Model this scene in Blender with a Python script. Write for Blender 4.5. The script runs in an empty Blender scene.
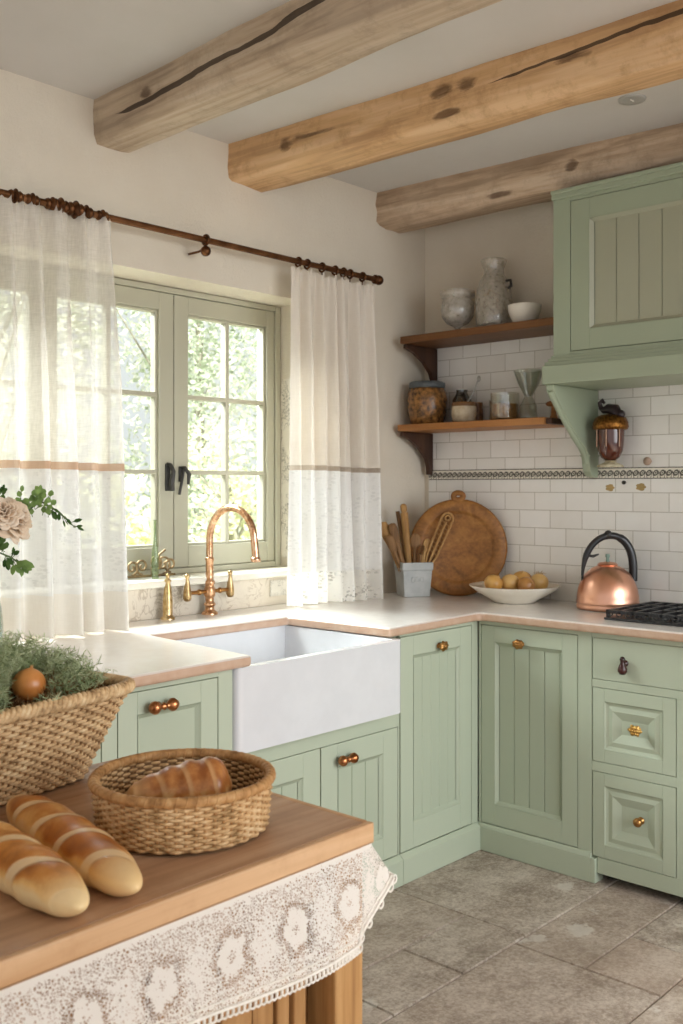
import bpy, bmesh, math, random
import numpy as np
from mathutils import Vector, Matrix, Euler
random.seed(7)
PI = math.pi
S = bpy.context.scene
COL = S.collection
def lin(c):
    c = c / 255.0
    return c / 12.92 if c <= .04045 else ((c + .055) / 1.055) ** 2.4
def rgb(h):
    return (lin(int(h[0:2], 16)), lin(int(h[2:4], 16)), lin(int(h[4:6], 16)), 1)
# ------------------------------------------------------------------ mesh builder
class MB:
    def __init__(s):
        s.v = []; s.f = []; s.sm = []; s.col = None
    def add(s, vs, fs, smooth=False, mtx=None):
        b = len(s.v)
        if mtx is not None: vs = [mtx @ Vector(v) for v in vs]
        s.v += [tuple(v) for v in vs]
        for f in fs:
            s.f.append([i + b for i in f]); s.sm.append(smooth)
        return s
    def box(s, x0, x1, y0, y1, z0, z1, mtx=None):
        x0, x1 = sorted((x0, x1)); y0, y1 = sorted((y0, y1)); z0, z1 = sorted((z0, z1))
        return s.add([(x0,y0,z0),(x1,y0,z0),(x1,y1,z0),(x0,y1,z0),(x0,y0,z1),(x1,y0,z1),(x1,y1,z1),(x0,y1,z1)],
                     [(0,3,2,1),(4,5,6,7),(0,1,5,4),(1,2,6,5),(2,3,7,6),(3,0,4,7)], False, mtx)
    def tube(s, pts, r, n=8, caps=True, closed=False, mtx=None):
        pts = [Vector(p) for p in pts]; m = len(pts)
        rs = r if isinstance(r, (list, tuple)) else [r] * m
        vs = []; prev = None
        for i in range(m):
            if closed: t = pts[(i+1) % m] - pts[i-1]
            else: t = pts[min(i+1, m-1)] - pts[max(i-1, 0)]
            if t.length < 1e-9: t = Vector((0,0,1))
            t.normalize()
            if prev is None:
                a = Vector((0,0,1)) if abs(t.z) < .9 else Vector((1,0,0))
                u = t.cross(a).normalized()
            else:
                u = prev - t * prev.dot(t)
                u = u.normalized() if u.length > 1e-6 else t.orthogonal().normalized()
            prev = u; w = t.cross(u)
            for k in range(n):
                q = 2 * PI * k / n
                vs.append(pts[i] + (u * math.cos(q) + w * math.sin(q)) * rs[i])
        fs = []
        for i in range(m if closed else m - 1):
            j = (i + 1) % m
            for k in range(n):
                l = (k + 1) % n
                fs.append((i*n+k, i*n+l, j*n+l, j*n+k))
        if caps and not closed:
            fs.append(tuple(range(n))[::-1]); fs.append(tuple((m-1)*n + k for k in range(n)))
        return s.add(vs, fs, True, mtx)
    def lathe(s, prof, n=32, mtx=None, c=(0,0,0), fn=None):
        vs = []; m = len(prof)
        for (r, z) in prof:
            for k in range(n):
                q = 2 * PI * k / n
                rr = r * (fn(q, z) if fn else 1)
                vs.append((c[0] + rr * math.cos(q), c[1] + rr * math.sin(q), c[2] + z))
        fs = []
        for i in range(m - 1):
            for k in range(n):
                l = (k + 1) % n
                fs.append((i*n+k, i*n+l, (i+1)*n+l, (i+1)*n+k))
        if prof[0][0] > 1e-5: fs.append(tuple(range(n))[::-1])
        if prof[-1][0] > 1e-5: fs.append(tuple((m-1)*n + k for k in range(n)))
        return s.add(vs, fs, True, mtx)
    def ball(s, c, r, n=16, sc=(1,1,1), mtx=None):
        prof = [(max(1e-6, math.sin(PI*i/n)) , -math.cos(PI*i/n)) for i in range(n+1)]
        m2 = Matrix.Translation(c) @ Matrix.Diagonal((r*sc[0], r*sc[1], r*sc[2], 1))
        return s.lathe(prof, n * 2 if n < 16 else n + 8, (mtx @ m2) if mtx is not None else m2)
    def grid(s, nu, nv, fn, smooth=True, mtx=None):
        vs = [fn(i / (nu - 1), j / (nv - 1)) for j in range(nv) for i in range(nu)]
        fs = [(j*nu+i, j*nu+i+1, (j+1)*nu+i+1, (j+1)*nu+i) for j in range(nv-1) for i in range(nu-1)]
        return s.add(vs, fs, smooth, mtx)
    def prism(s, poly, h0, h1, fn):
        n = len(poly)
        vs = [fn(p[0], p[1], h0) for p in poly] + [fn(p[0], p[1], h1) for p in poly]
        fs = [tuple(range(n))[::-1], tuple(range(n, 2*n))] + [(i, (i+1) % n, n+(i+1) % n, n+i) for i in range(n)]
        return s.add(vs, fs)
def part(name, mb, m, root=None, bev=0, seg=2, label=None, fix=False, sub=0, solid=0, tone=None):
    me = bpy.data.meshes.new(name)
    off = Vector(root['_o']) if root is not None else Vector((0,0,0))
    me.from_pydata([tuple(Vector(v) - off) for v in mb.v], [], mb.f)
    me.polygons.foreach_set('use_smooth', mb.sm)
    me.update()
    if fix:
        b = bmesh.new(); b.from_mesh(me); bmesh.ops.recalc_face_normals(b, faces=b.faces); b.to_mesh(me); b.free()
    if tone is not None:
        at = me.attributes.new('tone', 'FLOAT', 'FACE'); at.data.foreach_set('value', tone)
    if any(mb.sm):
        me.set_sharp_from_angle(angle=1.31); me.polygons.foreach_set('use_smooth', mb.sm)
    me.materials.append(m)
    o = bpy.data.objects.new(name, me); COL.objects.link(o)
    if root is not None: o.parent = root; o['_o'] = tuple(off)
    else: o['_o'] = (0,0,0)
    if bev:
        q = o.modifiers.new('bevel', 'BEVEL'); q.width = bev; q.segments = seg; q.limit_method = 'ANGLE'; q.angle_limit = .6
    if solid:
        q = o.modifiers.new('solid', 'SOLIDIFY'); q.thickness = solid
    if sub:
        q = o.modifiers.new('sub', 'SUBSURF'); q.levels = sub; q.render_levels = sub
    if label: o['label'] = label
    return o
def thing(name, label, cat, loc, group=None):
    o = bpy.data.objects.new(name, None); COL.objects.link(o)
    o.location = loc; o['_o'] = tuple(loc); o['label'] = label; o['category'] = cat
    o.empty_display_size = .05
    if group: o['group'] = group
    return o
def single(name, mb, m, label, cat, loc, group=None, **k):
    h = {'_o': loc}
    class R(dict): pass
    me_off = Vector(loc)
    mb.v = [tuple(Vector(v) - me_off) for v in mb.v]
    o = part(name, mb, m, None, **k)
    o.location = loc; o['label'] = label; o['category'] = cat
    if group: o['group'] = group
    return o
def struct(name, mb, m, root=None, **k):
    o = part(name, mb, m, root, **k)
    if root is None: o['kind'] = 'structure'
    return o
# ------------------------------------------------------------------ materials
class MT:
    def __init__(s, name, base='808080', rough=.5, metal=0, spec=.5, **kw):
        s.m = bpy.data.materials.new(name); s.m.use_nodes = True
        s.nt = s.m.node_tree; s.b = s.nt.nodes['Principled BSDF']; s.out = s.nt.nodes['Material Output']
        s.b.inputs['Base Color'].default_value = rgb(base)
        s.b.inputs['Roughness'].default_value = rough; s.b.inputs['Metallic'].default_value = metal
        s.b.inputs['Specular IOR Level'].default_value = spec
        for k, v in kw.items(): s.b.inputs[k.replace('_', ' ')].default_value = v
        s._co = None
    def n(s, t, ins=None, **at):
        q = s.nt.nodes.new('ShaderNode' + t)
        for k, v in at.items(): setattr(q, k, v)
        for k, v in (ins or {}).items():
            i = q.inputs[k]
            if isinstance(v, bpy.types.NodeSocket): s.nt.links.new(v, i)
            else: i.default_value = v
        return q
    def co(s):
        if s._co is None: s._co = s.n('TexCoord').outputs['Object']
        return s._co
    def map(s, scale=(1,1,1), rot=(0,0,0), loc=(0,0,0), v=None):
        return s.n('Mapping', {'Vector': v or s.co(), 'Scale': scale, 'Rotation': rot, 'Location': loc}).outputs[0]
    def noise(s, scale, detail=4, v=None, rough=.55, dist=0):
        return s.n('TexNoise', {'Vector': v or s.co(), 'Scale': scale, 'Detail': detail, 'Roughness': rough, 'Distortion': dist}).outputs['Fac']
    def ramp(s, fac, stops, interp='LINEAR'):
        r = s.n('ValToRGB', {'Fac': fac}); e = r.color_ramp.elements; r.color_ramp.interpolation = interp
        while len(e) < len(stops): e.new(.5)
        for el, (p, c) in zip(e, stops):
            el.position = p; el.color = rgb(c) if isinstance(c, str) else (c, c, c, 1)
        return r.outputs[0]
    def math(s, op, a, b=0, c=0, clamp=False):
        q = s.n('Math', operation=op, use_clamp=clamp)
        for i, v in enumerate((a, b, c)):
            if isinstance(v, bpy.types.NodeSocket): s.nt.links.new(v, q.inputs[i])
            else: q.inputs[i].default_value = v
        return q.outputs[0]
    def mix(s, f, a, b, mode='MIX'):
        q = s.n('Mix', data_type='RGBA', blend_type=mode)
        for k, v in ((0, f), (6, a), (7, b)):
            if isinstance(v, bpy.types.NodeSocket): s.nt.links.new(v, q.inputs[k])
            else: q.inputs[k].default_value = rgb(v) if isinstance(v, str) else v
        return q.outputs[2]
    def xyz(s, v=None):
        q = s.n('SeparateXYZ', {'Vector': v or s.co()}); return q.outputs
    def color(s, c): s.nt.links.new(c, s.b.inputs['Base Color']); return s
    def rough(s, c): s.nt.links.new(c, s.b.inputs['Roughness']); return s
    def bump(s, h, st=.3, d=.01):
        q = s.n('Bump', {'Height': h, 'Strength': st, 'Distance': d}); s.nt.links.new(q.outputs[0], s.b.inputs['Normal']); return s
    def surf(s, sh): s.nt.links.new(sh, s.out.inputs['Surface']); return s
def sstep(M, x, a, b):
    q = M.n('MapRange', interpolation_type='SMOOTHSTEP')
    M.nt.links.new(x, q.inputs[0]); q.inputs[1].default_value = a; q.inputs[2].default_value = b
    return q.outputs[0]
def plaster(name, c1, c2, st=.35):
    M = MT(name, c1, .9, spec=.2)
    n1 = M.noise(2.2, 5); n2 = M.noise(70, 6, rough=.7); n3 = M.noise(9, 4)
    M.color(M.mix(M.ramp(n1, [(.35, 0.0), (.7, 1.0)]), c1, c2))
    M.bump(M.math('ADD', M.math('MULTIPLY', n3, 1.2), n2), st, .008); return M.m
def paint(name, c, c2, rough=.42):
    M = MT(name, c, rough)
    n = M.noise(3, 3); M.color(M.mix(n, c, c2)); g = M.noise(1, 3, M.map((160,160,8)))
    M.bump(g, .04, .002); return M.m
def wood(name, dark, mid, light, axis='Y', fine=1.0, rough=.6, st=.25, knots=0, cracks=(), spots=(), con=0.0):
    M = MT(name, mid, rough, spec=.3)
    a = 'XYZ'.index(axis); sc = [14*fine]*3; sc[a] = 1.0*fine; sc2 = [70*fine]*3; sc2[a] = 2.5*fine
    n1 = M.noise(1, 5, M.map(sc), dist=.8); n2 = M.noise(1, 4, M.map(sc2)); big = M.noise(1.7*fine, 3)
    f = M.math('ADD', M.math('MULTIPLY', n1, .65), M.math('MULTIPLY', n2, .35))
    c = M.ramp(f, [(.32+con, dark), (.5, mid), (.68-con, light)])
    c = M.mix(M.ramp(big, [(.4, 0.0), (.65, .45)]), c, light); c = M.mix(M.math('MULTIPLY', M.ramp(M.noise(9, 6, rough=.75), [(.5, 0.0), (.75, .8)]), .9 if spots else .5), c, dark)
    h = f
    if knots:
        sk = [3.2]*3; sk[a] = 1.1
        vo = M.n('TexVoronoi', {'Vector': M.map(sk, loc=(knots, knots*.7, .3)), 'Scale': 1.5}).outputs['Distance']
        k = M.math('SUBTRACT', 1, sstep(M, M.math('ADD', vo, M.math('MULTIPLY', n1, .2)), .14, .22))
        c = M.mix(M.math('MULTIPLY', k, .8), c, '3E2818')
    o = M.xyz()
    for (sa, sz, ra, rz, pl) in spots:
        e = M.math('SQRT', M.math('ADD', M.math('POWER', M.math('MULTIPLY', M.math('SUBTRACT', o[a], sa), 1/ra), 2), M.math('POWER', M.math('MULTIPLY', M.math('SUBTRACT', o[pl], sz), 1/rz), 2)))
        e = M.math('ADD', e, M.math('MULTIPLY', M.math('SUBTRACT', M.noise(26, 5, M.map(tuple(.35 if q_ == a else 1 for q_ in range(3)))), .5), 2.4))
        k = M.math('SUBTRACT', 1, sstep(M, e, .45, 1.15)); c = M.mix(M.math('MULTIPLY', k, .7), c, '4A2F1C'); h = M.math('SUBTRACT', h, k)
    for (pa, z0, slope, a0, a1, w, pl) in cracks:
        t = M.math('SUBTRACT', o[a], pa)
        line = M.math('ADD', M.math('MULTIPLY', t, slope), z0)
        d = M.math('ABSOLUTE', M.math('ADD', M.math('SUBTRACT', o[pl], line), M.math('ADD', M.math('MULTIPLY', M.math('SUBTRACT', n1, .5), .03), M.math('MULTIPLY', M.math('SUBTRACT', M.noise(2.5, 3), .5), .06))))
        wd = M.math('MULTIPLY', M.math('MULTIPLY', sstep(M, o[a], a0, a0 + .35*(a1-a0)), M.math('SUBTRACT', 1, sstep(M, o[a], a1 - .1, a1))), w)
        k = M.math('LESS_THAN', d, wd)
        c = M.mix(M.math('MULTIPLY', k, .85), c, '2E2118')
        h = M.math('SUBTRACT', h, M.math('MULTIPLY', k, 2))
    M.color(c); M.bump(h, st, .01); return M.m
def metal(name, c, rough=.25, c2=None, sc=25):
    M = MT(name, c, rough, 1)
    if c2: M.color(M.mix(M.ramp(M.noise(sc, 4), [(.4, 0.0), (.65, 1.0)]), c, c2))
    M.rough(M.math('ADD', M.math('MULTIPLY', M.noise(40, 3), .2), rough - .08)); return M.m
def glass(name, tint='FFFFFF', frost=.0, base=.10, edge=.75, fcol='DAD8D2'):
    M = MT(name)
    lw = M.n('LayerWeight', {'Blend': .35}).outputs['Facing']
    f = M.math('ADD', M.math('MULTIPLY', M.math('POWER', lw, 2.2), edge), base, clamp=True)
    tr = M.n('BsdfTransparent', {'Color': rgb(tint)}).outputs[0]
    gl = M.n('BsdfGlossy', {'Color': (.95,.95,.95,1), 'Roughness': .04}).outputs[0]
    s = M.n('MixShader', {0: f, 1: tr, 2: gl}).outputs[0]
    if frost:
        d = M.n('BsdfPrincipled', {'Base Color': rgb(fcol), 'Roughness': .35}).outputs[0]
        nz = M.math('ADD', M.math('MULTIPLY', M.noise(60, 4), .5), frost - .25, clamp=True)
        s = M.n('MixShader', {0: nz, 1: s, 2: d}).outputs[0]
    return M.surf(s).m
def simple(name, c, c2=None, rough=.5, sc=12, bump=0, bsc=60, **k):
    M = MT(name, c, rough, **k)
    if c2: M.color(M.mix(M.ramp(M.noise(sc, 4), [(.35, 0.0), (.65, 1.0)]), c, c2))
    if bump: M.bump(M.noise(bsc, 5), bump, .004)
    return M.m
WALL = plaster('wall_plaster', 'E1D8C8', 'D9CEBC')
CEIL = plaster('ceiling_plaster', 'D3CFCA', 'CCC8C1', .12)
REVEAL = plaster('exterior_render', 'F6F3EC', 'EFEBE2', .1)
SAGE = paint('sage_paint', 'BBC4AF', 'B6BFA9')
SAGE_D = paint('sage_paint_panel', 'B6BFAA', 'B0B9A3')
HOODC = paint('hood_paint', 'A2AC94', '9CA68E'); HOODP = paint('hood_panel_warm_light', 'A6A792', 'A0A28B')  # HOODP: hood paint with the warmer light up there put into its tint
WINC = paint('window_paint', 'B5B19D', 'ADA995')
DARKGAP = simple('dark_gap', '3A3A30', rough=.9)
BRASS = metal('aged_brass', 'BE9058', .3, '976638')
COPPERKNOB = metal('copper_knob', 'BE8055', .28, '955C36')
GOLD = metal('gold_knob', 'D8AE66', .3, 'B08140')
TAPM = metal('rose_copper_tap', 'E8BE9C', .24, 'D09A70', 60)
COPPER = metal('kettle_copper', 'EDB498', .3)
BRONZE = metal('bronze_rod', '6E4A30', .42, '4A3020', 40)
IRON = simple('black_iron', '23211F', '34312D', .45, 30, .3, 80)
CASTIRON = simple('cast_iron', '1E1E1F', '2C2C2E', .35, 30, .4, 120)
BLACKH = simple('black_handle', '1B1A1B', '29282A', .3)
DARKWOODB = wood('dark_bracket_wood', '2E1D14', '452D20', '5A3C2A', 'Z', 1.5, .5)
SHELFW = wood('shelf_wood', '4A2E1A', '684326', '7E5632', 'Y', 1.2, .5)
SHELFL = wood('lower_shelf_wood', '7E4E2A', 'A06A3A', 'B8824E', 'Y', 1.2, .5)
BEAM1 = wood('beam_grey_oak', '988571', 'B9A48B', 'CDBCA5', 'Y', .8, .85, .9, con=.08, spots=[(-.30,2.665,.03,.018,2)], cracks=[(-.144, 2.628, -.055, -1.6, -.12, .010, 2)])
BEAM2 = wood('beam_warm_pine', 'A3794F', 'CDA272', 'E0BC92', 'Y', .8, .8, .8, con=.09, spots=[(-.30,2.652,.035,.022,2),(-.42,2.66,.10,.010,2),(-.98,2.675,.04,.018,2),(-1.08,2.672,.035,.02,2),(-1.0,2.60,.05,.012,2),(-1.45,2.66,.05,.012,2)], cracks=[(-1.3, 2.66, -.05, -2.2, -1.15, .006, 2)])
BEAM3 = wood('beam_pale_oak', '9A836C', 'C0A68B', 'D4BFA6', 'Y', .9, .85, .9, con=.08, spots=[(-.62,2.60,.06,.012,2),(-.95,2.65,.025,.03,2)])
TABLEW = wood('table_walnut', '84624A', 'AE8868', 'C9A586', 'X', .9, .42, .12)
TABLEE = wood('table_edge_oak', 'A2764F', 'C49A70', 'D8B28A', 'X', .9, .45, .12)
LEGW = wood('table_leg_pine', '8C6238', 'B38653', 'C79C68', 'Z', 1.3, .55, .2)
SLATW = wood('table_slat_pine', '815A35', 'A87C4C', 'BC9060', 'Z', 1.3, .6, .2)
SPOONW = wood('utensil_wood', '80592F', 'A87E4A', 'C49E68', 'Z', 3, .6, .15)
SPOOND = wood('utensil_dark_wood', '5D4128', '7D5B39', '95714A', 'Z', 3, .6, .15)
BOARDW = wood('board_wood', '5A3A1C', '8A5A2C', 'A6753C', 'X', 1.0, .45, .3)
CERAM = simple('white_fireclay', 'DFE0E3', 'DADBDE', .12, Coat_Weight=.5)
CREAMC = simple('cream_ceramic', 'EFE9DC', 'E6DFCF', .25)
ZINC = simple('grey_pot', 'B9BBB9', 'A4A7A6', .6, 14, .25, 50)
CROCK = simple('speckled_cup', 'CDBFA6', 'B5A284', .4, 40)
def stone():
    M = MT('counter_stone', 'D8C8B6', .28, Coat_Weight=.3, Coat_Roughness=.15)
    n = M.noise(5, 6, rough=.7); n2 = M.noise(28, 5)
    c = M.ramp(M.math('ADD', M.math('MULTIPLY', n, .7), M.math('MULTIPLY', n2, .3)), [(.3, 'E9DFD5'), (.5, 'EDE6DF'), (.7, 'F1ECE7')])
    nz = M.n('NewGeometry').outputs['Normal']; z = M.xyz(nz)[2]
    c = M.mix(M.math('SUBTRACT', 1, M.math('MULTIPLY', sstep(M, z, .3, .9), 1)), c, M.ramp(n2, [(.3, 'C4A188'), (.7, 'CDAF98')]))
    M.color(c); M.rough(M.math('ADD', M.math('MULTIPLY', n2, .05), .20)); M.bump(n2, .01, .001); return M.m
STONE = stone()
def tile():
    M = MT('subway_tile', 'EDE8DE', .25)
    o = M.xyz(); v = M.n('CombineXYZ', {0: o[1], 1: o[2], 2: 0.0}).outputs[0]
    b = M.n('TexBrick', {'Vector': v, 'Scale': 1.0, 'Mortar Size': .0018, 'Mortar Smooth': .2, 'Brick Width': .152, 'Row Height': .0765,
                         'Color1': rgb('F4F2EE'), 'Color2': rgb('EDEAE4'), 'Mortar': rgb('C4BEB4')})
    b.offset = .5
    M.color(M.mix(M.math('MULTIPLY', M.noise(14, 3), .25), b.outputs['Color'], 'DDD6C8', 'MULTIPLY'))
    M.bump(M.math('ADD', M.math('SUBTRACT', 1, b.outputs['Fac']), M.math('MULTIPLY', M.noise(25, 2), .35)), .35, .004); return M.m
TILE = tile()
def border():
    M = MT('border_tile', 'E8E0D0', .3)
    o = M.xyz(); u = M.math('FRACT', M.math('MULTIPLY', o[1], 1/.028))
    x = M.math('MULTIPLY', M.math('SUBTRACT', u, .5), .028); z = M.math('SUBTRACT', o[2], 1.456)
    zz = M.math('ADD', z, M.math('MULTIPLY', x, .3))
    r = M.math('SQRT', M.math('ADD', M.math('POWER', x, 2), M.math('POWER', zz, 2)))
    ring = M.math('LESS_THAN', M.math('ABSOLUTE', M.math('SUBTRACT', r, .0088)), .0030)
    dot = M.math('LESS_THAN', r, .0035)
    diag = M.math('LESS_THAN', M.math('ABSOLUTE', M.math('SUBTRACT', M.math('ABSOLUTE', x), M.math('ADD', .0125, M.math('MULTIPLY', z, .25)))), .0013)
    edge = M.math('GREATER_THAN', M.math('ABSOLUTE', z), .0195)
    k = M.math('MAXIMUM', M.math('MAXIMUM', ring, dot), M.math('MAXIMUM', diag, edge))
    k = M.math('MULTIPLY', k, M.math('ADD', .7, M.math('MULTIPLY', M.noise(90, 2), .5)), clamp=True)
    M.color(M.mix(k, 'E2DBCC', '3E3930')); return M.m
BORDER = border()
def floral(name, sc, base='E6DED0', ink='6E6459', amt=.8):
    M = MT(name, base, .4)
    n = M.noise(sc, 3, dist=2.2); w = M.math('ABSOLUTE', M.math('SUBTRACT', n, .5))
    k = M.math('SUBTRACT', 1, sstep(M, w, .012, .04))
    m2 = sstep(M, M.noise(sc*.35, 2), .42, .55)
    M.color(M.mix(M.math('MULTIPLY', M.math('MULTIPLY', k, m2), amt), base, ink)); return M.m
FLORAL = floral('floral_strip', 34)
SPLASH = floral('stone_splash', 12, 'E4D9C8', 'A08A6E', .5)
def floor_m():
    M = MT('limestone_slabs', '8D8378', .62)
    at = M.n('Attribute', attribute_name='tone').outputs['Fac']
    n = M.noise(7, 8, rough=.75); n2 = M.noise(70, 5, rough=.75); n3 = M.noise(2.3, 4)
    f = M.math('ADD', M.math('MULTIPLY', n, .55), M.math('MULTIPLY', n2, .45))
    c = M.ramp(f, [(.41, '857669'), (.5, 'B2A497'), (.59, 'D3C8BC')])
    c = M.mix(at, c, M.mix(.5, c, 'B59C8A'))
    white = sstep(M, M.math('ADD', M.noise(5.0, 3), M.math('MULTIPLY', n2, .1)), .70, .74)
    c = M.mix(M.math('MULTIPLY', white, .7), c, 'DAD3CA')
    c = M.mix(M.math('MULTIPLY', sstep(M, n3, .5, .75), .35), c, 'A39485')
    M.color(c); M.rough(M.math('ADD', M.math('MULTIPLY', n2, .3), .42)); M.bump(f, .35, .006); return M.m
FLOORM = floor_m()
GROUT = simple('floor_grout', 'ADA295', '9C9184', .9, 30)
def wicker(name, d, m_, l):
    M = MT(name, m_, .6, spec=.3)
    n = M.noise(45, 4); n2 = M.noise(1, 3, M.map((130,130,130)))
    M.color(M.ramp(M.math('ADD', M.math('MULTIPLY', n, .6), M.math('MULTIPLY', n2, .4)), [(.33, d), (.5, m_), (.68, l)])); M.bump(n2, .2, .003); return M.m
WICK1 = wicker('pale_seagrass', '8E6E48', 'D2AF82', 'ECD3A8')
WICK2 = wicker('golden_rattan', '8E6E44', 'CCA676', 'E6CBA0')
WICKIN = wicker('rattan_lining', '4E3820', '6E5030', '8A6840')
WICKRIM = wicker('rattan_rim', '8A6238', 'B58755', 'CBA472')
def bread(name, pale, gold, dark, pitch, slant, phase=0):
    M = MT(name, gold, .38, spec=.35)
    o = M.xyz(M.map()); x = M.math('ADD', o[0], M.math('MULTIPLY', o[1], slant))
    s = M.math('FRACT', M.math('ADD', M.math('MULTIPLY', x, 1/pitch), phase))
    slash = M.math('MULTIPLY', sstep(M, s, .02, .07), M.math('SUBTRACT', 1, sstep(M, s, .22, .29)))
    top = sstep(M, M.math('ADD', o[2], M.math('MULTIPLY', M.math('SUBTRACT', M.noise(18, 3), .5), .03)), -.004, .024)
    n = M.noise(30, 6, rough=.75)
    c = M.ramp(M.math('ADD', M.math('MULTIPLY', top, M.math('ADD', .12, M.math('MULTIPLY', M.noise(16, 3), .80))), M.math('MULTIPLY', n, .42)), [(.15, pale), (.44, gold), (.74, dark), (.95, '96561F')])
    endm = sstep(M, M.math('ABSOLUTE', M.math('ADD', o[0], .01)), .13, .2)
    c = M.mix(M.math('MULTIPLY', endm, .8), c, pale)
    c = M.mix(M.math('MULTIPLY', M.math('MULTIPLY', slash, sstep(M, o[2], -.006, .008)), M.math('SUBTRACT', .8, M.math('MULTIPLY', endm, .5))), c, 'EBCFA2')
    M.color(c); M.bump(M.math('ADD', M.math('MULTIPLY', slash, -.8), M.math('MULTIPLY', n, .3)), .4, .006); return M.m
BREAD1 = bread('loaf_crust', 'F4DAA6', 'EABB74', 'C47E34', .085, -.75)
BREAD2 = bread('loaf_crust_dark', 'F0D09A', 'E3AF66', 'B46C28', .080, -.7, .3)
def cloth(name, c, transp, transl=.5, weave=900, holes=0, c2=None):
    M = MT(name)
    n = M.noise(1, 3, M.map((25, 25, 400))); n2 = M.noise(1, 3, M.map((400, 25, 25))); n3 = M.noise(60, 5, rough=.7)
    col = M.mix(M.math('MULTIPLY', M.math('ADD', n, n2), .5), c, c2 or c)
    d = M.n('BsdfDiffuse', {'Color': col}).outputs[0]; t = M.n('BsdfTranslucent', {'Color': col}).outputs[0]
    s = M.n('MixShader', {0: transl, 1: d, 2: t}).outputs[0]
    tr = M.n('BsdfTransparent').outputs[0]
    f = M.math('MULTIPLY', M.math('ADD', M.math('MULTIPLY', M.math('ADD', n, n2), .5), .5), transp)
    if holes:
        vo = M.n('TexVoronoi', {'Vector': M.map((1, .3, 1)), 'Scale': 85}).outputs['Distance']
        f = M.math('ADD', f, M.math('MULTIPLY', M.math('MULTIPLY', M.math('LESS_THAN', vo, .42), sstep(M, M.noise(16, 3), .45, .6)), holes), clamp=True)
    return M.surf(M.n('MixShader', {0: f, 1: s, 2: tr}).outputs[0]).m
LINEN = cloth('sheer_linen', 'F2EEE7', .37, .20, c2='E8E2D9')
LINEN2 = cloth('cream_linen', 'ECE4D9', .08, .14, c2='DFD5C7')
LACEW = cloth('white_lace_panel', 'F0EEEA', .10, .05, c2='E4E2DE', holes=.10)
HEML = cloth('linen_hem', 'EBE6DE', .05, .08, c2='DED7CC')
BANDL = cloth('tan_band', 'C8AA92', .08, .2, c2='B6957C')
BANDR = cloth('beaded_band', 'CFC3B4', .05, .3, c2='9C8B7B')
def lace():
    M = MT('crochet_lace'); o = M.xyz(M.map(loc=(0,0,.73)))
    mp = M.n('CombineXYZ', {0: M.math('ADD', o[0], M.math('MULTIPLY', o[1], .9)), 1: 0.0, 2: o[2]}).outputs[0]
    de = M.n('TexVoronoi', {'Vector': mp, 'Scale': 290}, feature='DISTANCE_TO_EDGE').outputs['Distance']
    x = M.xyz(mp)[0]
    nz = M.math('MULTIPLY', M.math('SUBTRACT', M.noise(60, 4, mp), .5), .24)
    def motif(off, sx, sz, petals, amp):
        cx = M.math('MULTIPLY', M.math('SUBTRACT', M.math('FRACT', M.math('ADD', M.math('MULTIPLY', x, 1/.11), off)), .5), sx)
        cz = M.math('MULTIPLY', M.math('SUBTRACT', o[2], .80), sz/.11)
        r = M.math('SQRT', M.math('ADD', M.math('POWER', cx, 2), M.math('POWER', cz, 2)))
        return M.math('ADD', M.math('ADD', r, nz), M.math('MULTIPLY', M.math('COSINE', M.math('MULTIPLY', M.math('ARCTAN2', cz, cx), petals)), amp))
    r1 = motif(0, 1, .85, 5, .022); r2 = motif(.5, 1, .6, 7, .04)
    inv = lambda v: M.math('SUBTRACT', 1, v)
    fl_ = inv(sstep(M, r1, .16, .21)); halo = M.math('MULTIPLY', sstep(M, r1, .19, .22), inv(sstep(M, r1, .25, .33)))
    lf_ = inv(sstep(M, r2, .13, .24)); top_ = sstep(M, o[2], .861, .870); heart = M.math('MULTIPLY', inv(sstep(M, r1, .03, .06)), .25)
    thr = M.math('ADD', .185, M.math('SUBTRACT', M.math('ADD', M.math('ADD', M.math('MULTIPLY', fl_, .20), M.math('MULTIPLY', lf_, .10)), M.math('MULTIPLY', top_, .3)), M.math('ADD', M.math('MULTIPLY', halo, .085), heart)))
    k = M.math('LESS_THAN', de, thr)
    d = M.n('BsdfDiffuse', {'Color': rgb('F8F3EA')}).outputs[0]; tl = M.n('BsdfTranslucent', {'Color': rgb('EEE6DA')}).outputs[0]
    s = M.n('MixShader', {0: .25, 1: d, 2: tl}).outputs[0]; tr = M.n('BsdfTransparent').outputs[0]
    return M.surf(M.n('MixShader', {0: k, 1: tr, 2: s}).outputs[0]).m
LACE = lace()
LACEEDGE = simple('lace_edging', 'F3EDE3', 'E6DED1', .9, 80)
def leafm(name, c1, c2, transl=.4):
    M = MT(name); at = M.n('Attribute', attribute_name='tone').outputs['Fac']
    col = M.mix(at, c1, c2)
    d = M.n('BsdfDiffuse', {'Color': col}).outputs[0]; t = M.n('BsdfTranslucent', {'Color': col}).outputs[0]
    return M.surf(M.n('MixShader', {0: transl, 1: d, 2: t}).outputs[0]).m
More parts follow.
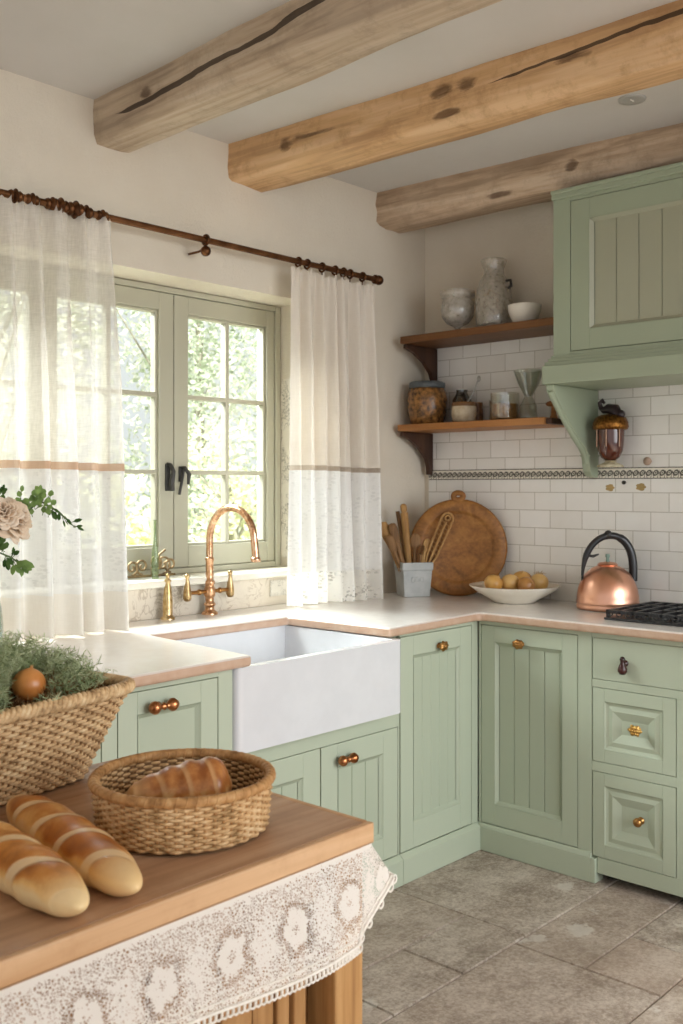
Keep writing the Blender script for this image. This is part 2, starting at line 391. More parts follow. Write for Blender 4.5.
# ------------------------------------------------------------------ room shell
w = MB()
w.box(-7, -2.50, 0, .30, -.05, 2.72).box(-.782, .3, 0, .30, -.05, 2.72).box(-2.50, -.782, 0, .30, 2.172, 2.72).box(-2.50, -.782, .06, .30, -.05, 1.035)
struct('wall_left', w, WALL)
w = MB(); w.box(0, .3, -5.5, 0, -.05, 2.72); struct('wall_right', w, WALL)
c = MB(); c.box(-7, .3, -5.5, .4, 2.72, 2.85); struct('ceiling', c, CEIL)
g = MB(); g.box(-7, .3, -5.5, .4, -.06, -.006); struct('trim_1', g, GROUT)
fl = MB(); tone = []
def slab(x0, x1, y0, y1):
    e = .0032; h = random.uniform(-.0006, .0006); b = .0018
    vs = [(x0+e,y0+e,-.006),(x1-e,y0+e,-.006),(x1-e,y1-e,-.006),(x0+e,y1-e,-.006)]
    vt = [(x0+e+b,y0+e+b,h),(x1-e-b,y0+e+b,h),(x1-e-b,y1-e-b,h),(x0+e+b,y1-e-b,h)]
    fl.add(vs + vt, [(4,5,6,7),(0,1,5,4),(1,2,6,5),(2,3,7,6),(3,0,4,7)])
    tone.extend([random.random()] * 5)
for r in [(-1.08,-.45,-1.24,-.55),(-1.41,-1.08,-1.24,-1.01),(-1.72,-1.08,-1.01,-.55),(-1.145,-.45,-1.48,-1.24),(-1.80,-1.145,-1.715,-1.24),
          (-.86,-.40,-1.715,-1.48),(-1.145,-.86,-1.715,-1.48),(-1.72,-1.41,-1.24,-1.01),(-2.25,-1.72,-1.01,-.55),(-2.2,-1.72,-1.24,-1.01),(-2.3,-1.80,-1.715,-1.24)]: slab(*r)
for (ya, yb) in [(-2.1,-1.715),(-2.5,-2.1),(-2.95,-2.5),(-3.5,-2.95),(-4.1,-3.5),(-4.8,-4.1),(-5.5,-4.8)]:
    x = 0 if ya < -1.8 else -.4
    x = -.4 - random.uniform(0, .3); slab(x, 0, ya, yb)
    while x > -6.8:
        n = x - random.uniform(.35, .75); slab(n, x, ya, yb); x = n
for (ya, yb) in [(-.55, 0.0),(-1.01,-.55),(-1.24,-1.01),(-1.715,-1.24)]:
    x = -2.2 if ya != -.55 else 0
    if ya == -1.01: x = -2.25
    if ya == -1.715: x = -2.3
    while x > -6.8:
        n = x - random.uniform(.35, .75); slab(n, x, ya, yb); x = n
for (ya, yb) in [(-.55*2.2, 0)]: slab(-.45, 0, -.6, -.0) if False else None
slab(-.45, 0, -1.24, -.55); slab(-.40, 0, -1.715, -1.24)
o = struct('floor', fl, FLOORM, tone=tone)
# splash below the window, sill, decorated jamb strip
t = MB(); t.box(-2.50, -.782, .045, .06, .92, 1.035); struct('trim_2', t, SPLASH)
t = MB(); t.box(-2.495, -.787, .0, .20, 1.035, 1.062); struct('trim_3', t, CREAMC, bev=.006)
t = MB(); t.box(-.786, -.782, .025, .165, 1.10, 1.86); struct('trim_4', t, FLORAL)
t = MB(); t.box(-.965, -.80, .041, .045, .955, 1.02); struct('trim_5', t, floral('floral_tile', 60, 'E9E3D8', '77706A', .7))
t = MB(); t.box(-.010, 0, -3.2, -.03, .92, 2.06); TILES = struct('trim_6', t, TILE)
t = MB(); t.box(-.014, -.010, -3.2, -.035, 1.433, 1.479); struct('trim_7', t, BORDER)
t = MB(); t.box(-2.50, -.782, .24, .30, 1.035, 1.05); struct('trim_8', t, REVEAL)
t = MB(); t.box(-.80, -.782, .245, .30, 1.05, 2.172); struct('trim_9', t, REVEAL)
# ------------------------------------------------------------------ window
win = bpy.data.objects.new('window_1', None); COL.objects.link(win); win['_o'] = (-1.349, .2, 1.06); win.location = (-1.349, .2, 1.06); win['kind'] = 'structure'
WX0, WX1, WZ0, WZ1 = -2.495, -.787, 1.063, 2.169
f = MB(); f.box(WX0, WX0+.03, .165, .24, WZ0, WZ1).box(WX1-.03, WX1, .165, .24, WZ0, WZ1).box(WX0+.03, WX1-.03, .166, .239, WZ1-.022, WZ1).box(WX0+.03, WX1-.03, .166, .239, WZ0, WZ0+.022)
part('window_frame', f, WINC, win, bev=.003)
PANE = glass('window_glass', 'FBFDFA', 0, .03, .35)
def casement(x0, x1):
    z0, z1 = WZ0+.024, WZ1-.024; y0, y1 = .172, .225; g0, g1, h0, h1 = x0+.068, x1-.042, 1.170, 2.078
    if x0 < -1.5 and x0 > -2.2: g0, g1 = x0+.042, x1-.068
    m = MB(); m.box(x0, g0, y0, y1, z0, z1).box(g1, x1, y0, y1, z0, z1).box(g0, g1, y0, y1, z0, h0).box(g0, g1, y0, y1, h1, z1)
    # glazing rebate
    for (a, b, cc, d) in [(g0, g0+.01, h0, h1), (g1-.01, g1, h0, h1), (g0, g1, h0, h0+.01), (g0, g1, h1-.01, h1)]:
        m.box(a, b, y0+.012, y1-.01, cc, d)
    mx = (g0+g1)/2
    m.box(mx-.009, mx+.009, y0+.01, y1-.01, h0, h1)
    for k in (1, 2):
        z = h0 + (h1-h0)*(.317, .643)[k-1]; m.box(g0, g1, y0+.011, y1-.011, z-.009, z+.009)
    cs = part('casement', m, WINC, win, bev=.003)
    p = MB(); p.box(g0, g1, .198, .201, h0, h1); part('pane', p, PANE, cs)
    return cs
casement(-2.463, -1.911); cl = casement(-1.907, -1.355); cr = casement(-1.351, -.819)
h = MB(); h.tube([(-1.386,.172,1.49),(-1.386,.150,1.485),(-1.380,.140,1.46),(-1.386,.142,1.42),(-1.380,.145,1.385)], [.006,.008,.009,.011,.009], 8)
h.box(-1.397,-1.375,.164,.172,1.385,1.49); part('window_handle', h, IRON, cl, bev=.002)
h = MB(); h.tube([(-1.322,.172,1.475),(-1.322,.145,1.475),(-1.308,.135,1.45),(-1.310,.138,1.41)], [.006,.008,.009,.006], 8)
h.tube([(-1.322,.15,1.47),(-1.332,.15,1.42),(-1.340,.155,1.37)], .006, 8); h.box(-1.332,-1.314,.164,.172,1.42,1.48); part('window_handle', h, IRON, cr, bev=.002)
# ornament and bottle on the sill
sc_ = MB(); sy = .10
def spiral(cx, cz, r, turns, a0, d=1, n=28):
    return [(cx + r*(1-i/n*.8)*math.cos(a0+d*turns*2*PI*i/n), sy, cz + r*(1-i/n*.8)*math.sin(a0+d*turns*2*PI*i/n)) for i in range(n+1)]
sc_.tube([(-1.60,sy,1.073),(-1.37,sy,1.071)], .005, 6)
for (cx, cz, r, a, d) in [(-1.565,1.105,.028,-PI/2,1),(-1.52,1.108,.03,-PI/2,-1),(-1.425,1.112,.036,-PI/2,1),(-1.39,1.108,.028,-PI/2,-1),(-1.46,1.12,.03,-PI/2,1)]:
    sc_.tube(spiral(cx, cz, r, 1.4, a, d), .0045, 6)
sc_.tube([(-1.475,sy,1.07),(-1.478,sy,1.10),(-1.44,sy,1.15),(-1.415,sy,1.165)], .0045, 6)
sc_.v = [(a_v[0]-.035, a_v[1], a_v[2]) for a_v in sc_.v]
single('scrollwork_ornament', sc_, metal('scroll_bronze', '9B8462', .5, '6A5A44'), 'low bronze scrollwork ornament standing on the window sill beside the left curtain', 'ornament', (-1.525, sy, 1.063))
b = MB(); b.lathe([(.0,0),(.012,0),(.013,.02),(.013,.09),(.009,.12),(.006,.14),(.005,.21),(.007,.215),(.0,.216)], 16, c=(-1.515,.075,1.063))
o = single('slender_bottle', b, glass('green_glass', 'C9D6B4', .2, .08, .5, 'A5B48E'), 'slender green glass bottle on the window sill beside the scrollwork', 'bottle', (-1.515,.075,1.063))
# ------------------------------------------------------------------ beams
def beam(x0, x1, z0, skew, m, label, seed, name='ceiling_beam', y1=0.0):
    rnd = random.Random(seed); N = 90; mb = MB(); cx, hw = (x0+x1)/2, (x1-x0)/2; z1 = 2.73
    prof = []
    ch = .022
    for (px, pz) in [(-1,1),(-1,.66),(-1,.33),(-1,0),(-1,-.2),(-.9,-1+.5),(0,0)]: pass
    base = [(-hw, z1), (-hw, z0+.10), (-hw, z0+.055), (-hw+.004, z0+.02), (-hw+ch, z0), (-hw*.3, z0-.004), (hw*.3, z0-.004), (hw-ch, z0), (hw-.004, z0+.02), (hw, z0+.055), (hw, z0+.1), (hw, z1)]
    ph = [rnd.uniform(0, 6.28) for _ in range(40)]
    vs = []
    for i in range(N+1):
        y = y1 - (y1+5.4)*i/N
        for k, (bx, bz) in enumerate(base):
            dx = .006*math.sin(y*3.1+ph[k]) + .004*math.sin(y*9.3+ph[k+12]) + rnd.uniform(-.0015,.0015)
            dz = .005*math.sin(y*2.3+ph[k+24]) + .003*math.sin(y*8+ph[k+12]) if bz < z1 else 0
            vs.append((cx + bx + dx + skew*y, y, bz + dz))
    K = len(base); fs = []
    for i in range(N):
        for k in range(K-1): fs.append((i*K+k, i*K+k+1, (i+1)*K+k+1, (i+1)*K+k))
    fs.append(tuple(range(K))[::-1]); fs.append(tuple(N*K+k for k in range(K)))
    mb.add(vs, fs, True)
    ob = single(name, mb, m, label, 'beam', (0,0,0), 'ceiling beams', fix=True)
    return ob
beam(-1.83, -1.655, 2.578, .03, BEAM1, 'greyish rough oak ceiling beam with a long dark split, nearest the left curtain', 3)
beam(-1.222, -1.03, 2.575, -.045, BEAM2, 'warm orange-brown ceiling beam with a dark knot near its wall end, middle of three', 5)
beam(-.355, -.175, 2.572, -.07, BEAM3, 'pale weathered ceiling beam running above the green range hood', 8)
# recessed spot
sp = thing('recessed_spotlight', 'small round recessed spotlight in the ceiling between two beams', 'light', (-.589,-1.35,2.72))
m = MB(); m.lathe([(.028,-.004),(.045,-.005),(.047,-.001),(.047,0)], 28, c=(-.589,-1.35,2.72)); part('spot_ring', m, simple('spot_trim', 'AFADA8', rough=.4), sp)
m = MB(); m.lathe([(0,-.002),(.028,-.002),(.028,-.0005)], 24, c=(-.589,-1.35,2.72)); m.box(-.60,-.578,-1.352,-1.348,2.714,2.718); part('spot_lens', m, simple('spot_lens', 'F2F0EC', rough=.3), sp)
# ------------------------------------------------------------------ cabinet fronts
def frW(y0): return lambda a, z, o: (a, y0 - o, z)
def frR(x0): return lambda a, z, o: (x0 - o, -a, z)
def fbox(mb, fr, a0, a1, z0, z1, o0, o1):
    p, q = fr(a0, z0, o0), fr(a1, z1, o1); return mb.box(p[0], q[0], p[1], q[1], p[2], q[2])
def slope(mb, fr, A, oa, B, ob):
    (a0,a1,z0,z1), (b0,b1,y0,y1) = A, B
    vs = [fr(a0,z0,oa),fr(a1,z0,oa),fr(a1,z1,oa),fr(a0,z1,oa),fr(b0,y0,ob),fr(b1,y0,ob),fr(b1,y1,ob),fr(b0,y1,ob)]
    mb.add(vs, [(0,1,5,4),(1,2,6,5),(2,3,7,6),(3,0,4,7)])
def framed(fr, root, name, R, w_, m, panel='boards', nb=4, gd=.005, top=None, bot=None, m2=None, deep=.011, lab=None):
    a0, a1, z0, z1 = R; wt = top or w_; wb = bot or w_
    mb = MB()
    fbox(mb, fr, a0, a0+w_, z0, z1, -.02, 0); fbox(mb, fr, a1-w_, a1, z0, z1, -.02, 0)
    fbox(mb, fr, a0+w_, a1-w_, z1-wt, z1, -.02, 0); fbox(mb, fr, a0+w_, a1-w_, z0, z0+wb, -.02, 0)
    I = (a0+w_, a1-w_, z0+wb, z1-wt); d = part(name, mb, m, root, bev=.0015)
    if lab: d['label'] = lab
    p = MB(); i0, i1, k0, k1 = I
    e = .004; slope(p, fr, I, .001, (i0+e,i1-e,k0+e,k1-e), -.004)
    e2 = .013; slope(p, fr, (i0+e,i1-e,k0+e,k1-e), -.004, (i0+e2,i1-e2,k0+e2,k1-e2), -deep)
    J = (i0+e2, i1-e2, k0+e2, k1-e2)
    if panel == 'boards':
        bw = (J[1]-J[0])/nb
        for k in range(nb):
            b0, b1 = J[0]+bw*k, J[0]+bw*(k+1); gv = .0028
            vs = [fr(b0,J[2],-deep-gd),fr(b0+gv,J[2],-deep),fr(b1-gv,J[2],-deep),fr(b1,J[2],-deep-gd)]
            vs += [fr(b0,J[3],-deep-gd),fr(b0+gv,J[3],-deep),fr(b1-gv,J[3],-deep),fr(b1,J[3],-deep-gd)]
            p.add(vs, [(0,1,5,4),(1,2,6,5),(2,3,7,6)])
    elif panel == 'flat':
        p.add([fr(J[0],J[2],-deep),fr(J[1],J[2],-deep),fr(J[1],J[3],-deep),fr(J[0],J[3],-deep)], [(0,1,2,3)])
    elif panel == 'well':
        q = .016; L = (J[0]+q, J[1]-q, J[2]+q, J[3]-q)
        slope(p, fr, J, -deep, L, -.003)
        q2 = .03; L2 = (L[0]+q2, L[1]-q2, L[2]+q2, L[3]-q2)
        slope(p, fr, L, -.003, L2, -.015)
        p.add([fr(L2[0],L2[2],-.015),fr(L2[1],L2[2],-.015),fr(L2[1],L2[3],-.015),fr(L2[0],L2[3],-.015)], [(0,1,2,3)])
    part('panel', p, m2 or m, d, fix=False)
    return d
def outm(fr, a, z, o=0, rot=0):
    p = Vector(fr(a, z, o)); nz = (Vector(fr(a, z, o+1)) - p).normalized(); up = Vector((0,0,1)); ax = up.cross(nz).normalized()
    M = Matrix((ax, up, nz)).transposed().to_4x4(); M.translation = p
    return M @ Matrix.Rotation(rot, 4, 'Z')
def knob_rosette(fr, a, z, par, m=BRASS):
    k = MB(); M = outm(fr, a, z) @ Matrix.Diagonal((1.35, 1.0, 1, 1))
    k.lathe([(.010,0),(.010,.003),(.006,.006),(.006,.014),(.014,.017),(.0185,.021),(.017,.027),(.010,.031),(0,.032)], 28, M, fn=lambda q, zz: 1+.10*math.cos(7*q) if zz > .015 else 1)
    k.ball((0,0,.031), .006, 8, (1,1,.7), M); return part('knob', k, m, par)
def knob_dumbbell(fr, a, z, par, m=COPPERKNOB, half=.043):
    k = MB(); M = outm(fr, a, z)
    k.lathe([(.009,0),(.009,.003),(.005,.006),(.005,.024)], 16, M)
    T = M @ Matrix.Translation((0,0,.026)) @ Matrix.Rotation(PI/2, 4, 'Y')
    L = half
    k.lathe([(0,-L-.004),(.010,-L-.001),(.0175,-L+.010),(.0175,-L+.018),(.011,-L+.028),(.006,-L+.034),(.007,-.006),(.011,0),(.007,.006),(.006,L-.034),(.011,L-.028),(.0175,L-.018),(.0175,L-.010),(.010,L+.001),(0,L+.004)], 24, T)
    return part('knob', k, m, par)
def knob_drop(fr, a, z, par):
    k = MB(); M = outm(fr, a, z)
    k.lathe([(.012,0),(.012,.003),(.006,.006),(.005,.020)], 16, M)
    q = M @ Matrix.Translation((0,-.022,.022)) @ Matrix.Rotation(-PI/2, 4, 'X')
    k.lathe([(0,-.026),(.010,-.024),(.016,-.014),(.0165,-.006),(.012,.006),(.007,.016),(.008,.022),(.010,.028),(.006,.036),(0,.038)][::1], 20, M @ Matrix.Translation((0,-.012,.02)) @ Matrix.Rotation(-PI/2, 4, 'X'))
    return part('knob', k, simple('dark_bronze_drop', '4A2420', '2C1715', .25), par)
def knob_flower(fr, a, z, par):
    k = MB(); M = outm(fr, a, z) @ Matrix.Diagonal((1.2, .95, 1, 1))
    k.lathe([(.011,0),(.011,.003),(.006,.006),(.006,.014),(.016,.018),(.020,.023),(.016,.028),(0,.030)], 32, M, fn=lambda q, zz: 1+.16*math.cos(6*q) if zz > .015 else 1)
    for i in range(6): k.ball((.012*math.cos(i*PI/3), .012*math.sin(i*PI/3), .027), .006, 6, (1,1,.8), M)
    k.ball((0,0,.03), .005, 6, (1,1,1), M); return part('knob', k, GOLD, par)
def knob_ball(fr, a, z, par):
    k = MB(); M = outm(fr, a, z)
    k.lathe([(.013,0),(.012,.004),(.006,.008),(.006,.014),(.012,.017),(.0155,.024),(.0155,.030),(.011,.037),(0,.040)], 24, M); return part('knob', k, BRASS, par)
def carcass(fr, root, a0, a1, z0, z1, depth, o=-.025):
    c = MB(); fbox(c, fr, a0, a1, z0, z1, o-depth, o); part('carcass', c, SAGE, root)
def rails(fr, root, boxes, name='face_frame', o0=-.024, o1=0):
    c = MB()
    for b in boxes: fbox(c, fr, *b, o0, o1 - (.0006 if abs(b[1]-b[0]) > abs(b[3]-b[2]) else 0))
    return part(name, c, SAGE, root, bev=.0012)
def plinth(fr, root, a0, a1, z1=.105, o=.018, a0b=None):
    c = MB(); fbox(c, fr, a0, a1, .001, z1-.015, -.05, o)
    vs = [fr(a0,z1-.015,o),fr(a1,z1-.015,o),fr(a1,z1,.002),fr(a0,z1,.002),fr(a0,z1-.015,-.05),fr(a1,z1-.015,-.05),fr(a1,z1,-.05),fr(a0,z1,-.05)]
    c.add(vs, [(0,1,2,3),(3,2,6,7),(0,3,7,4),(1,5,6,2)]); part('plinth', c, SAGE, root, bev=.002)
G = .0028
# left base cabinet (left of the sink)
fr = frW(-.78)
cab = thing('base_cabinet', 'sage base cabinet with one flat shaker door left of the white sink', 'cabinet', (-2.35,-.45,0), 'base cabinets')
carcass(fr, cab, -2.78, -1.885, .09, .885, .70)
rails(fr, cab, [(-1.937,-1.885,.09,.885),(-2.32,-2.274,.09,.885),(-2.78,-2.70,.09,.885),(-2.78,-1.885,.868,.885),(-2.78,-1.885,.09,.105)])
d = framed(fr, cab, 'door', (-2.274+G,-1.937-G,.107,.866), .060, SAGE, 'flat', m2=SAGE_D, deep=.012, lab='door left of the sink'); knob_dumbbell(fr, -2.146, .823, d)
d = framed(fr, cab, 'door', (-2.70+G,-2.32-G,.107,.866), .060, SAGE, 'flat', m2=SAGE_D, deep=.012, lab='door behind the large basket'); knob_dumbbell(fr, -2.50, .823, d)
plinth(fr, cab, -2.78, -1.885)
# sink cabinet
fr = frW(-.69)
cab = thing('sink_cabinet', 'low sage cabinet with two small doors beneath the white farmhouse sink', 'cabinet', (-1.455,-.4,0), 'base cabinets')
carcass(fr, cab, -1.875, -1.03, .09, .635, .60)
rails(fr, cab, [(-1.875,-1.83,.09,.635),(-1.037,-1.030,.09,.635),(-1.83,-1.037,.557,.635),(-1.83,-1.037,.09,.105)])
d = framed(fr, cab, 'door', (-1.83+G,-1.430-G,.107,.555), .078, SAGE, 'boards', 3, m2=SAGE_D, lab='left of the two doors'); knob_dumbbell(fr, -1.73, .505, d)
d = framed(fr, cab, 'door', (-1.430+G,-1.037-G,.107,.555), .078, SAGE, 'boards', 3, m2=SAGE_D, lab='right of the two doors'); knob_dumbbell(fr, -1.325, .503, d, half=.040)
plinth(fr, cab, -1.875, -1.03)
# tall door right of sink
cab = thing('base_cabinet', 'sage base cabinet with a grooved door between the sink and the room corner', 'cabinet', (-.80,-.4,0), 'base cabinets')
carcass(fr, cab, -1.028, -.60, .09, .885, .60)
rails(fr, cab, [(-.592,-.553,.09,.885),(-1.028,-.592,.870,.885),(-1.028,-.592,.09,.105)])
d = framed(fr, cab, 'door', (-1.026+G,-.592-G,.107,.868), .072, SAGE, 'boards', 5, gd=.003, bot=.095, m2=SAGE_D); knob_rosette(fr, -.80, .815, d)
plinth(fr, cab, -1.028, -.56)
# range side corner cabinet
fr = frR(-.55)
cab = thing('base_cabinet', 'sage base cabinet with a wide grooved door left of the drawers', 'cabinet', (-.3,-.93,0), 'base cabinets')
carcass(fr, cab, .72, 1.176, .09, .885, .52)
rails(fr, cab, [(.692,.702,.09,.885),(1.122,1.176,.09,.885),(.702,1.122,.870,.885),(.702,1.122,.09,.105)])
d = framed(fr, cab, 'door', (.702+G,1.122-G,.107,.868), .062, SAGE, 'boards', 4, bot=.080, m2=SAGE_D); knob_rosette(fr, .885, .813, d)
plinth(fr, cab, .69, 1.1765, .105, .012); c = MB(); fbox(c, fr, 1.1765, 1.196, .001, .088, -.05, .012); part('plinth_return', c, SAGE, cab, bev=.002)
# drawer cabinet
cab = thing('drawer_cabinet', 'sage drawer cabinet under the black hob with mixed knobs', 'cabinet', (-.3,-1.55,0), 'base cabinets')
carcass(fr, cab, 1.20, 1.98, .095, .885, .50)
rails(fr, cab, [(1.1775,1.98,.868,.885),(1.1775,1.98,.693,.721),(1.1775,1.98,.396,.430),(1.1985,1.98,.036,.093),(1.490,1.53,.093,.693),(1.95,1.98,.093,.868)])
m = MB(); fbox(m, fr, 1.1775+G, 1.95-G, .7225, .8665, -.02, 0)
d = part('drawer', m, SAGE, cab, bev=.0015, label='plain wide top drawer'); knob_drop(fr, 1.305, .79, d)
for (a0, a1) in [(1.1775, 1.49), (1.53, 1.95)]:
    d = framed(fr, cab, 'drawer', (a0+G, a1-G, .432, .691), .046, SAGE, 'well', deep=.007, lab='middle drawer with recessed bevelled panel'); knob_flower(fr, (a0+a1)/2+.018, .568, d)
    d = framed(fr, cab, 'drawer', (a0+G, a1-G, .095, .394), .046, SAGE, 'well', deep=.007, lab='bottom drawer with recessed bevelled panel'); knob_ball(fr, (a0+a1)/2+.03, .258, d)
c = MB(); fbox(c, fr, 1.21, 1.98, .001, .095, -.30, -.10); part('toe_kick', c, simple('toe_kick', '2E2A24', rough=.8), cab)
# ------------------------------------------------------------------ worktop
poly = [(-2.80,-.845),(-1.835,-.808),(-1.79,-.262),(-1.168,-.272),(-1.150,-.748),(-.60,-.722),(-.585,-.735),(-.58,-1.98),(-.011,-1.98),(-.011,-.0),(-.782,-.0),(-.782,.044),(-2.50,.044),(-2.50,-.0),(-2.80,-.0)]
m = MB(); m.prism(poly, .887, .92, lambda a, b_, h_: (a, b_, h_))
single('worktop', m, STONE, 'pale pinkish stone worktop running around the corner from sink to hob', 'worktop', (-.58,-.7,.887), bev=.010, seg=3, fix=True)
# ------------------------------------------------------------------ sink
bm = bmesh.new(); bmesh.ops.create_cube(bm, size=1)
X0, X1, Y0, Y1, Z0, Z1 = -1.878, -1.128, -.79, -.215, .637, .884
for v in bm.verts: v.co = ((X0+X1)/2 + v.co.x*(X1-X0), (Y0+Y1)/2 + v.co.y*(Y1-Y0), (Z0+Z1)/2 + v.co.z*(Z1-Z0))
ve = [e for e in bm.edges if abs(e.verts[0].co.z - e.verts[1].co.z) > .1]
bmesh.ops.bevel(bm, geom=ve, offset=.028, segments=5, affect='EDGES', profile=.5)
top = max(bm.faces, key=lambda f_: f_.calc_center_median().z)
bmesh.ops.inset_region(bm, faces=[top], thickness=.028)
top = [f_ for f_ in bm.faces if abs(f_.normal.z - 1) < .01 and f_.calc_center_median().z > Z1 - .01]
top = max(top, key=lambda f_: f_.calc_area())
r = bmesh.ops.extrude_discrete_faces(bm, faces=[top]); tf = r['faces'][0]
for v in tf.verts: v.co.z -= .20; v.co.x += ((X0+X1)/2 - v.co.x)*.05; v.co.y += ((Y0+Y1)/2 - v.co.y)*.05
me = bpy.data.meshes.new('sink'); bm.normal_update(); bm.to_mesh(me); bm.free()
me.materials.append(CERAM)
sk = thing('farmhouse_sink', 'white fireclay farmhouse sink with deep apron front set into the worktop', 'sink', (-1.5,-.5,.637))
so = bpy.data.objects.new('basin', me); COL.objects.link(so); so.parent = sk; so['_o'] = sk['_o']
me.transform(Matrix.Translation(-Vector(sk['_o'])))
q = so.modifiers.new('b', 'BEVEL'); q.width = .018; q.segments = 5; q.limit_method = 'ANGLE'; q.angle_limit = .7
me.polygons.foreach_set('use_smooth', [True]*len(me.polygons))
q = so.modifiers.new('w', 'WEIGHTED_NORMAL')
m = MB(); m.lathe([(0,.002),(.025,.003),(.032,.006),(.04,.005),(.042,0)], 24, c=(-1.5,-.5,.684)); part('drain', m, BRASS, sk)
wb = MB(); wb.box(-1.742,-1.66,-.33,-.262,.8848,.8862)
wb = MB(); wb.box(-1.70,-1.60,-.262,-.245,.835,.868)
wb.v = []; wb.f = []; wb.sm = []
wb.box(-1.74,-1.64,-.42,-.36,.685,.84)
single('wooden_scrubbing_block', wb, SPOONW, 'small brown wooden block standing inside the sink at its left end', 'block', (-1.69,-.39,.685), bev=.005)
# ------------------------------------------------------------------ tap + dispenser
tx = -1.318
tap = thing('bridge_tap', 'tall rose-copper swan-neck tap with two lever handles behind the sink', 'tap', (tx,0,.92))
m = MB(); m.lathe([(.031,0),(.031,.006),(.025,.011),(.018,.016),(.017,.030),(.022,.034),(.022,.041),(.016,.046),(.016,.064),(.021,.070),(.021,.098),(.017,.104),(.016,.112),(.020,.116),(.020,.124),(.0145,.130),(.0145,.15),(.0155,.155),(.0145,.16),(.0145,.20),(.017,.204),(.017,.210),(.014,.216)], 28, c=(tx,0,.92)); part('body', m, metal('tap_body', 'DDB08C', .28, 'B98558', 60), tap)
m = MB(); pts = [(tx,0,1.10+.03*i) for i in range(4)]
R_ = .118
for i in range(25):
    q = PI*i/24; pts.append((tx + .012*i/24, -R_ + R_*math.cos(q), 1.205 + R_*math.sin(q)))
pts += [(tx+.013,-2*R_-.004,1.17),(tx+.014,-2*R_-.006,1.14)]
m.tube(pts, .0135, 16); m.lathe([(.0135,0),(.018,.002),(.018,.012),(.0145,.018)], 20, c=(tx+.014,-2*R_-.006,1.128)); part('spout', m, TAPM, tap)
m = MB(); m.tube([(tx-.105,0,1.006),(tx-.05,0,1.006),(tx,0,1.006),(tx+.10,0,1.006)], .0075, 10)
for s_ in (-.05, .05): m.ball((tx+s_,0,1.006), .011, 10)
part('bridge', m, BRASS, tap)
for s_ in (-.107, .102):
    m = MB(); m.lathe([(0,-.028),(.010,-.026),(.016,-.016),(.016,-.002),(.013,.02),(.009,.045),(.006,.058),(.009,.062),(.010,.068),(.006,.074),(0,.077)], 20, c=(tx+s_,0,1.003)); part('handle', m, metal('tap_handle', 'CDB184', .3, 'A08258', 40), tap)
m = MB(); m.lathe([(0,0),(.026,0),(.026,.006),(.019,.010),(.018,.02),(.0185,.06),(.015,.10),(.011,.125),(.009,.132),(.013,.136),(.013,.142),(.006,.147),(.008,.156),(.006,.163),(0,.165)], 24, c=(-1.515,0,.92))
single('brass_dispenser', m, metal('dispenser_brass', 'D6BA8C', .28, 'B0925E', 50), 'tapered brass soap dispenser left of the copper tap', 'dispenser', (-1.515,0,.92))
# ------------------------------------------------------------------ curtain rod
rod = thing('curtain_rod', 'slim bronze curtain rod with turned end knobs above the window', 'curtain rod', (-1.45,-.1,2.298))
m = MB(); m.tube([(-2.95,-.1,2.298),(-.47,-.1,2.298)], .0115, 14); part('pole', m, metal('rod_copper_brown', '80583C', .45, '62422A', 15), rod)
TX = Matrix.Rotation(PI/2, 4, 'Y')
def knot(x, s=1.0, parent=rod, nm='collar'):
    m = MB(); m.lathe([(.012,-.022),(.017,-.014),(.013,-.007),(.022,0),(.013,.007),(.017,.014),(.012,.022)], 18, Matrix.Translation((x,-.1,2.298)) @ TX @ Matrix.Diagonal((s,s,s,1)))
    part(nm, m, BRONZE, parent)
for x, s_ in [(-2.8,1),(-2.62,1),(-2.5,1),(-2.38,1),(-2.28,1.0),(-2.177,1.05),(-2.119,1.0),(-2.049,1.1),(-2.02,1.3),(-1.965,1.35),(-1.925,1.1),(-1.862,1.0)]: knot(x, s_)
for x in (-.945,-.895,-.809,-.731,-.68,-.639,-.56):
    m = MB(); m.tube([(x,-.1+.0165*math.cos(q*PI/8),2.296+.0175*math.sin(q*PI/8)) for q in range(16)], .0045, 8, closed=True); m.tube([(x,-.1,2.280),(x,-.1,2.262)], .003, 6); part('ring', m, BRONZE, rod)
for x in (-.468, -2.96):
    m = MB(); m.ball((x+.014*(1 if x>-1 else -1),-.1,2.298), .021, 14, (1.1,1,1)); m.lathe([(.012,-.016),(.02,-.012),(.02,-.006),(.012,0)], 16, Matrix.Translation((x,-.1,2.298)) @ TX); part('finial', m, BRONZE, rod)
for x in (-1.42,):
    m = MB(); m.tube([(x,-.003,2.262),(x,-.06,2.262),(x,-.1,2.27),(x,-.1,2.286)], .0045, 10); m.ball((x,-.1,2.258), .019, 12); m.tube([(x,-.1+.0165*math.cos(q*PI/8),2.298+.0165*math.sin(q*PI/8)) for q in range(16)], .006, 8, closed=True); part('bracket', m, BRONZE, rod, bev=.002)
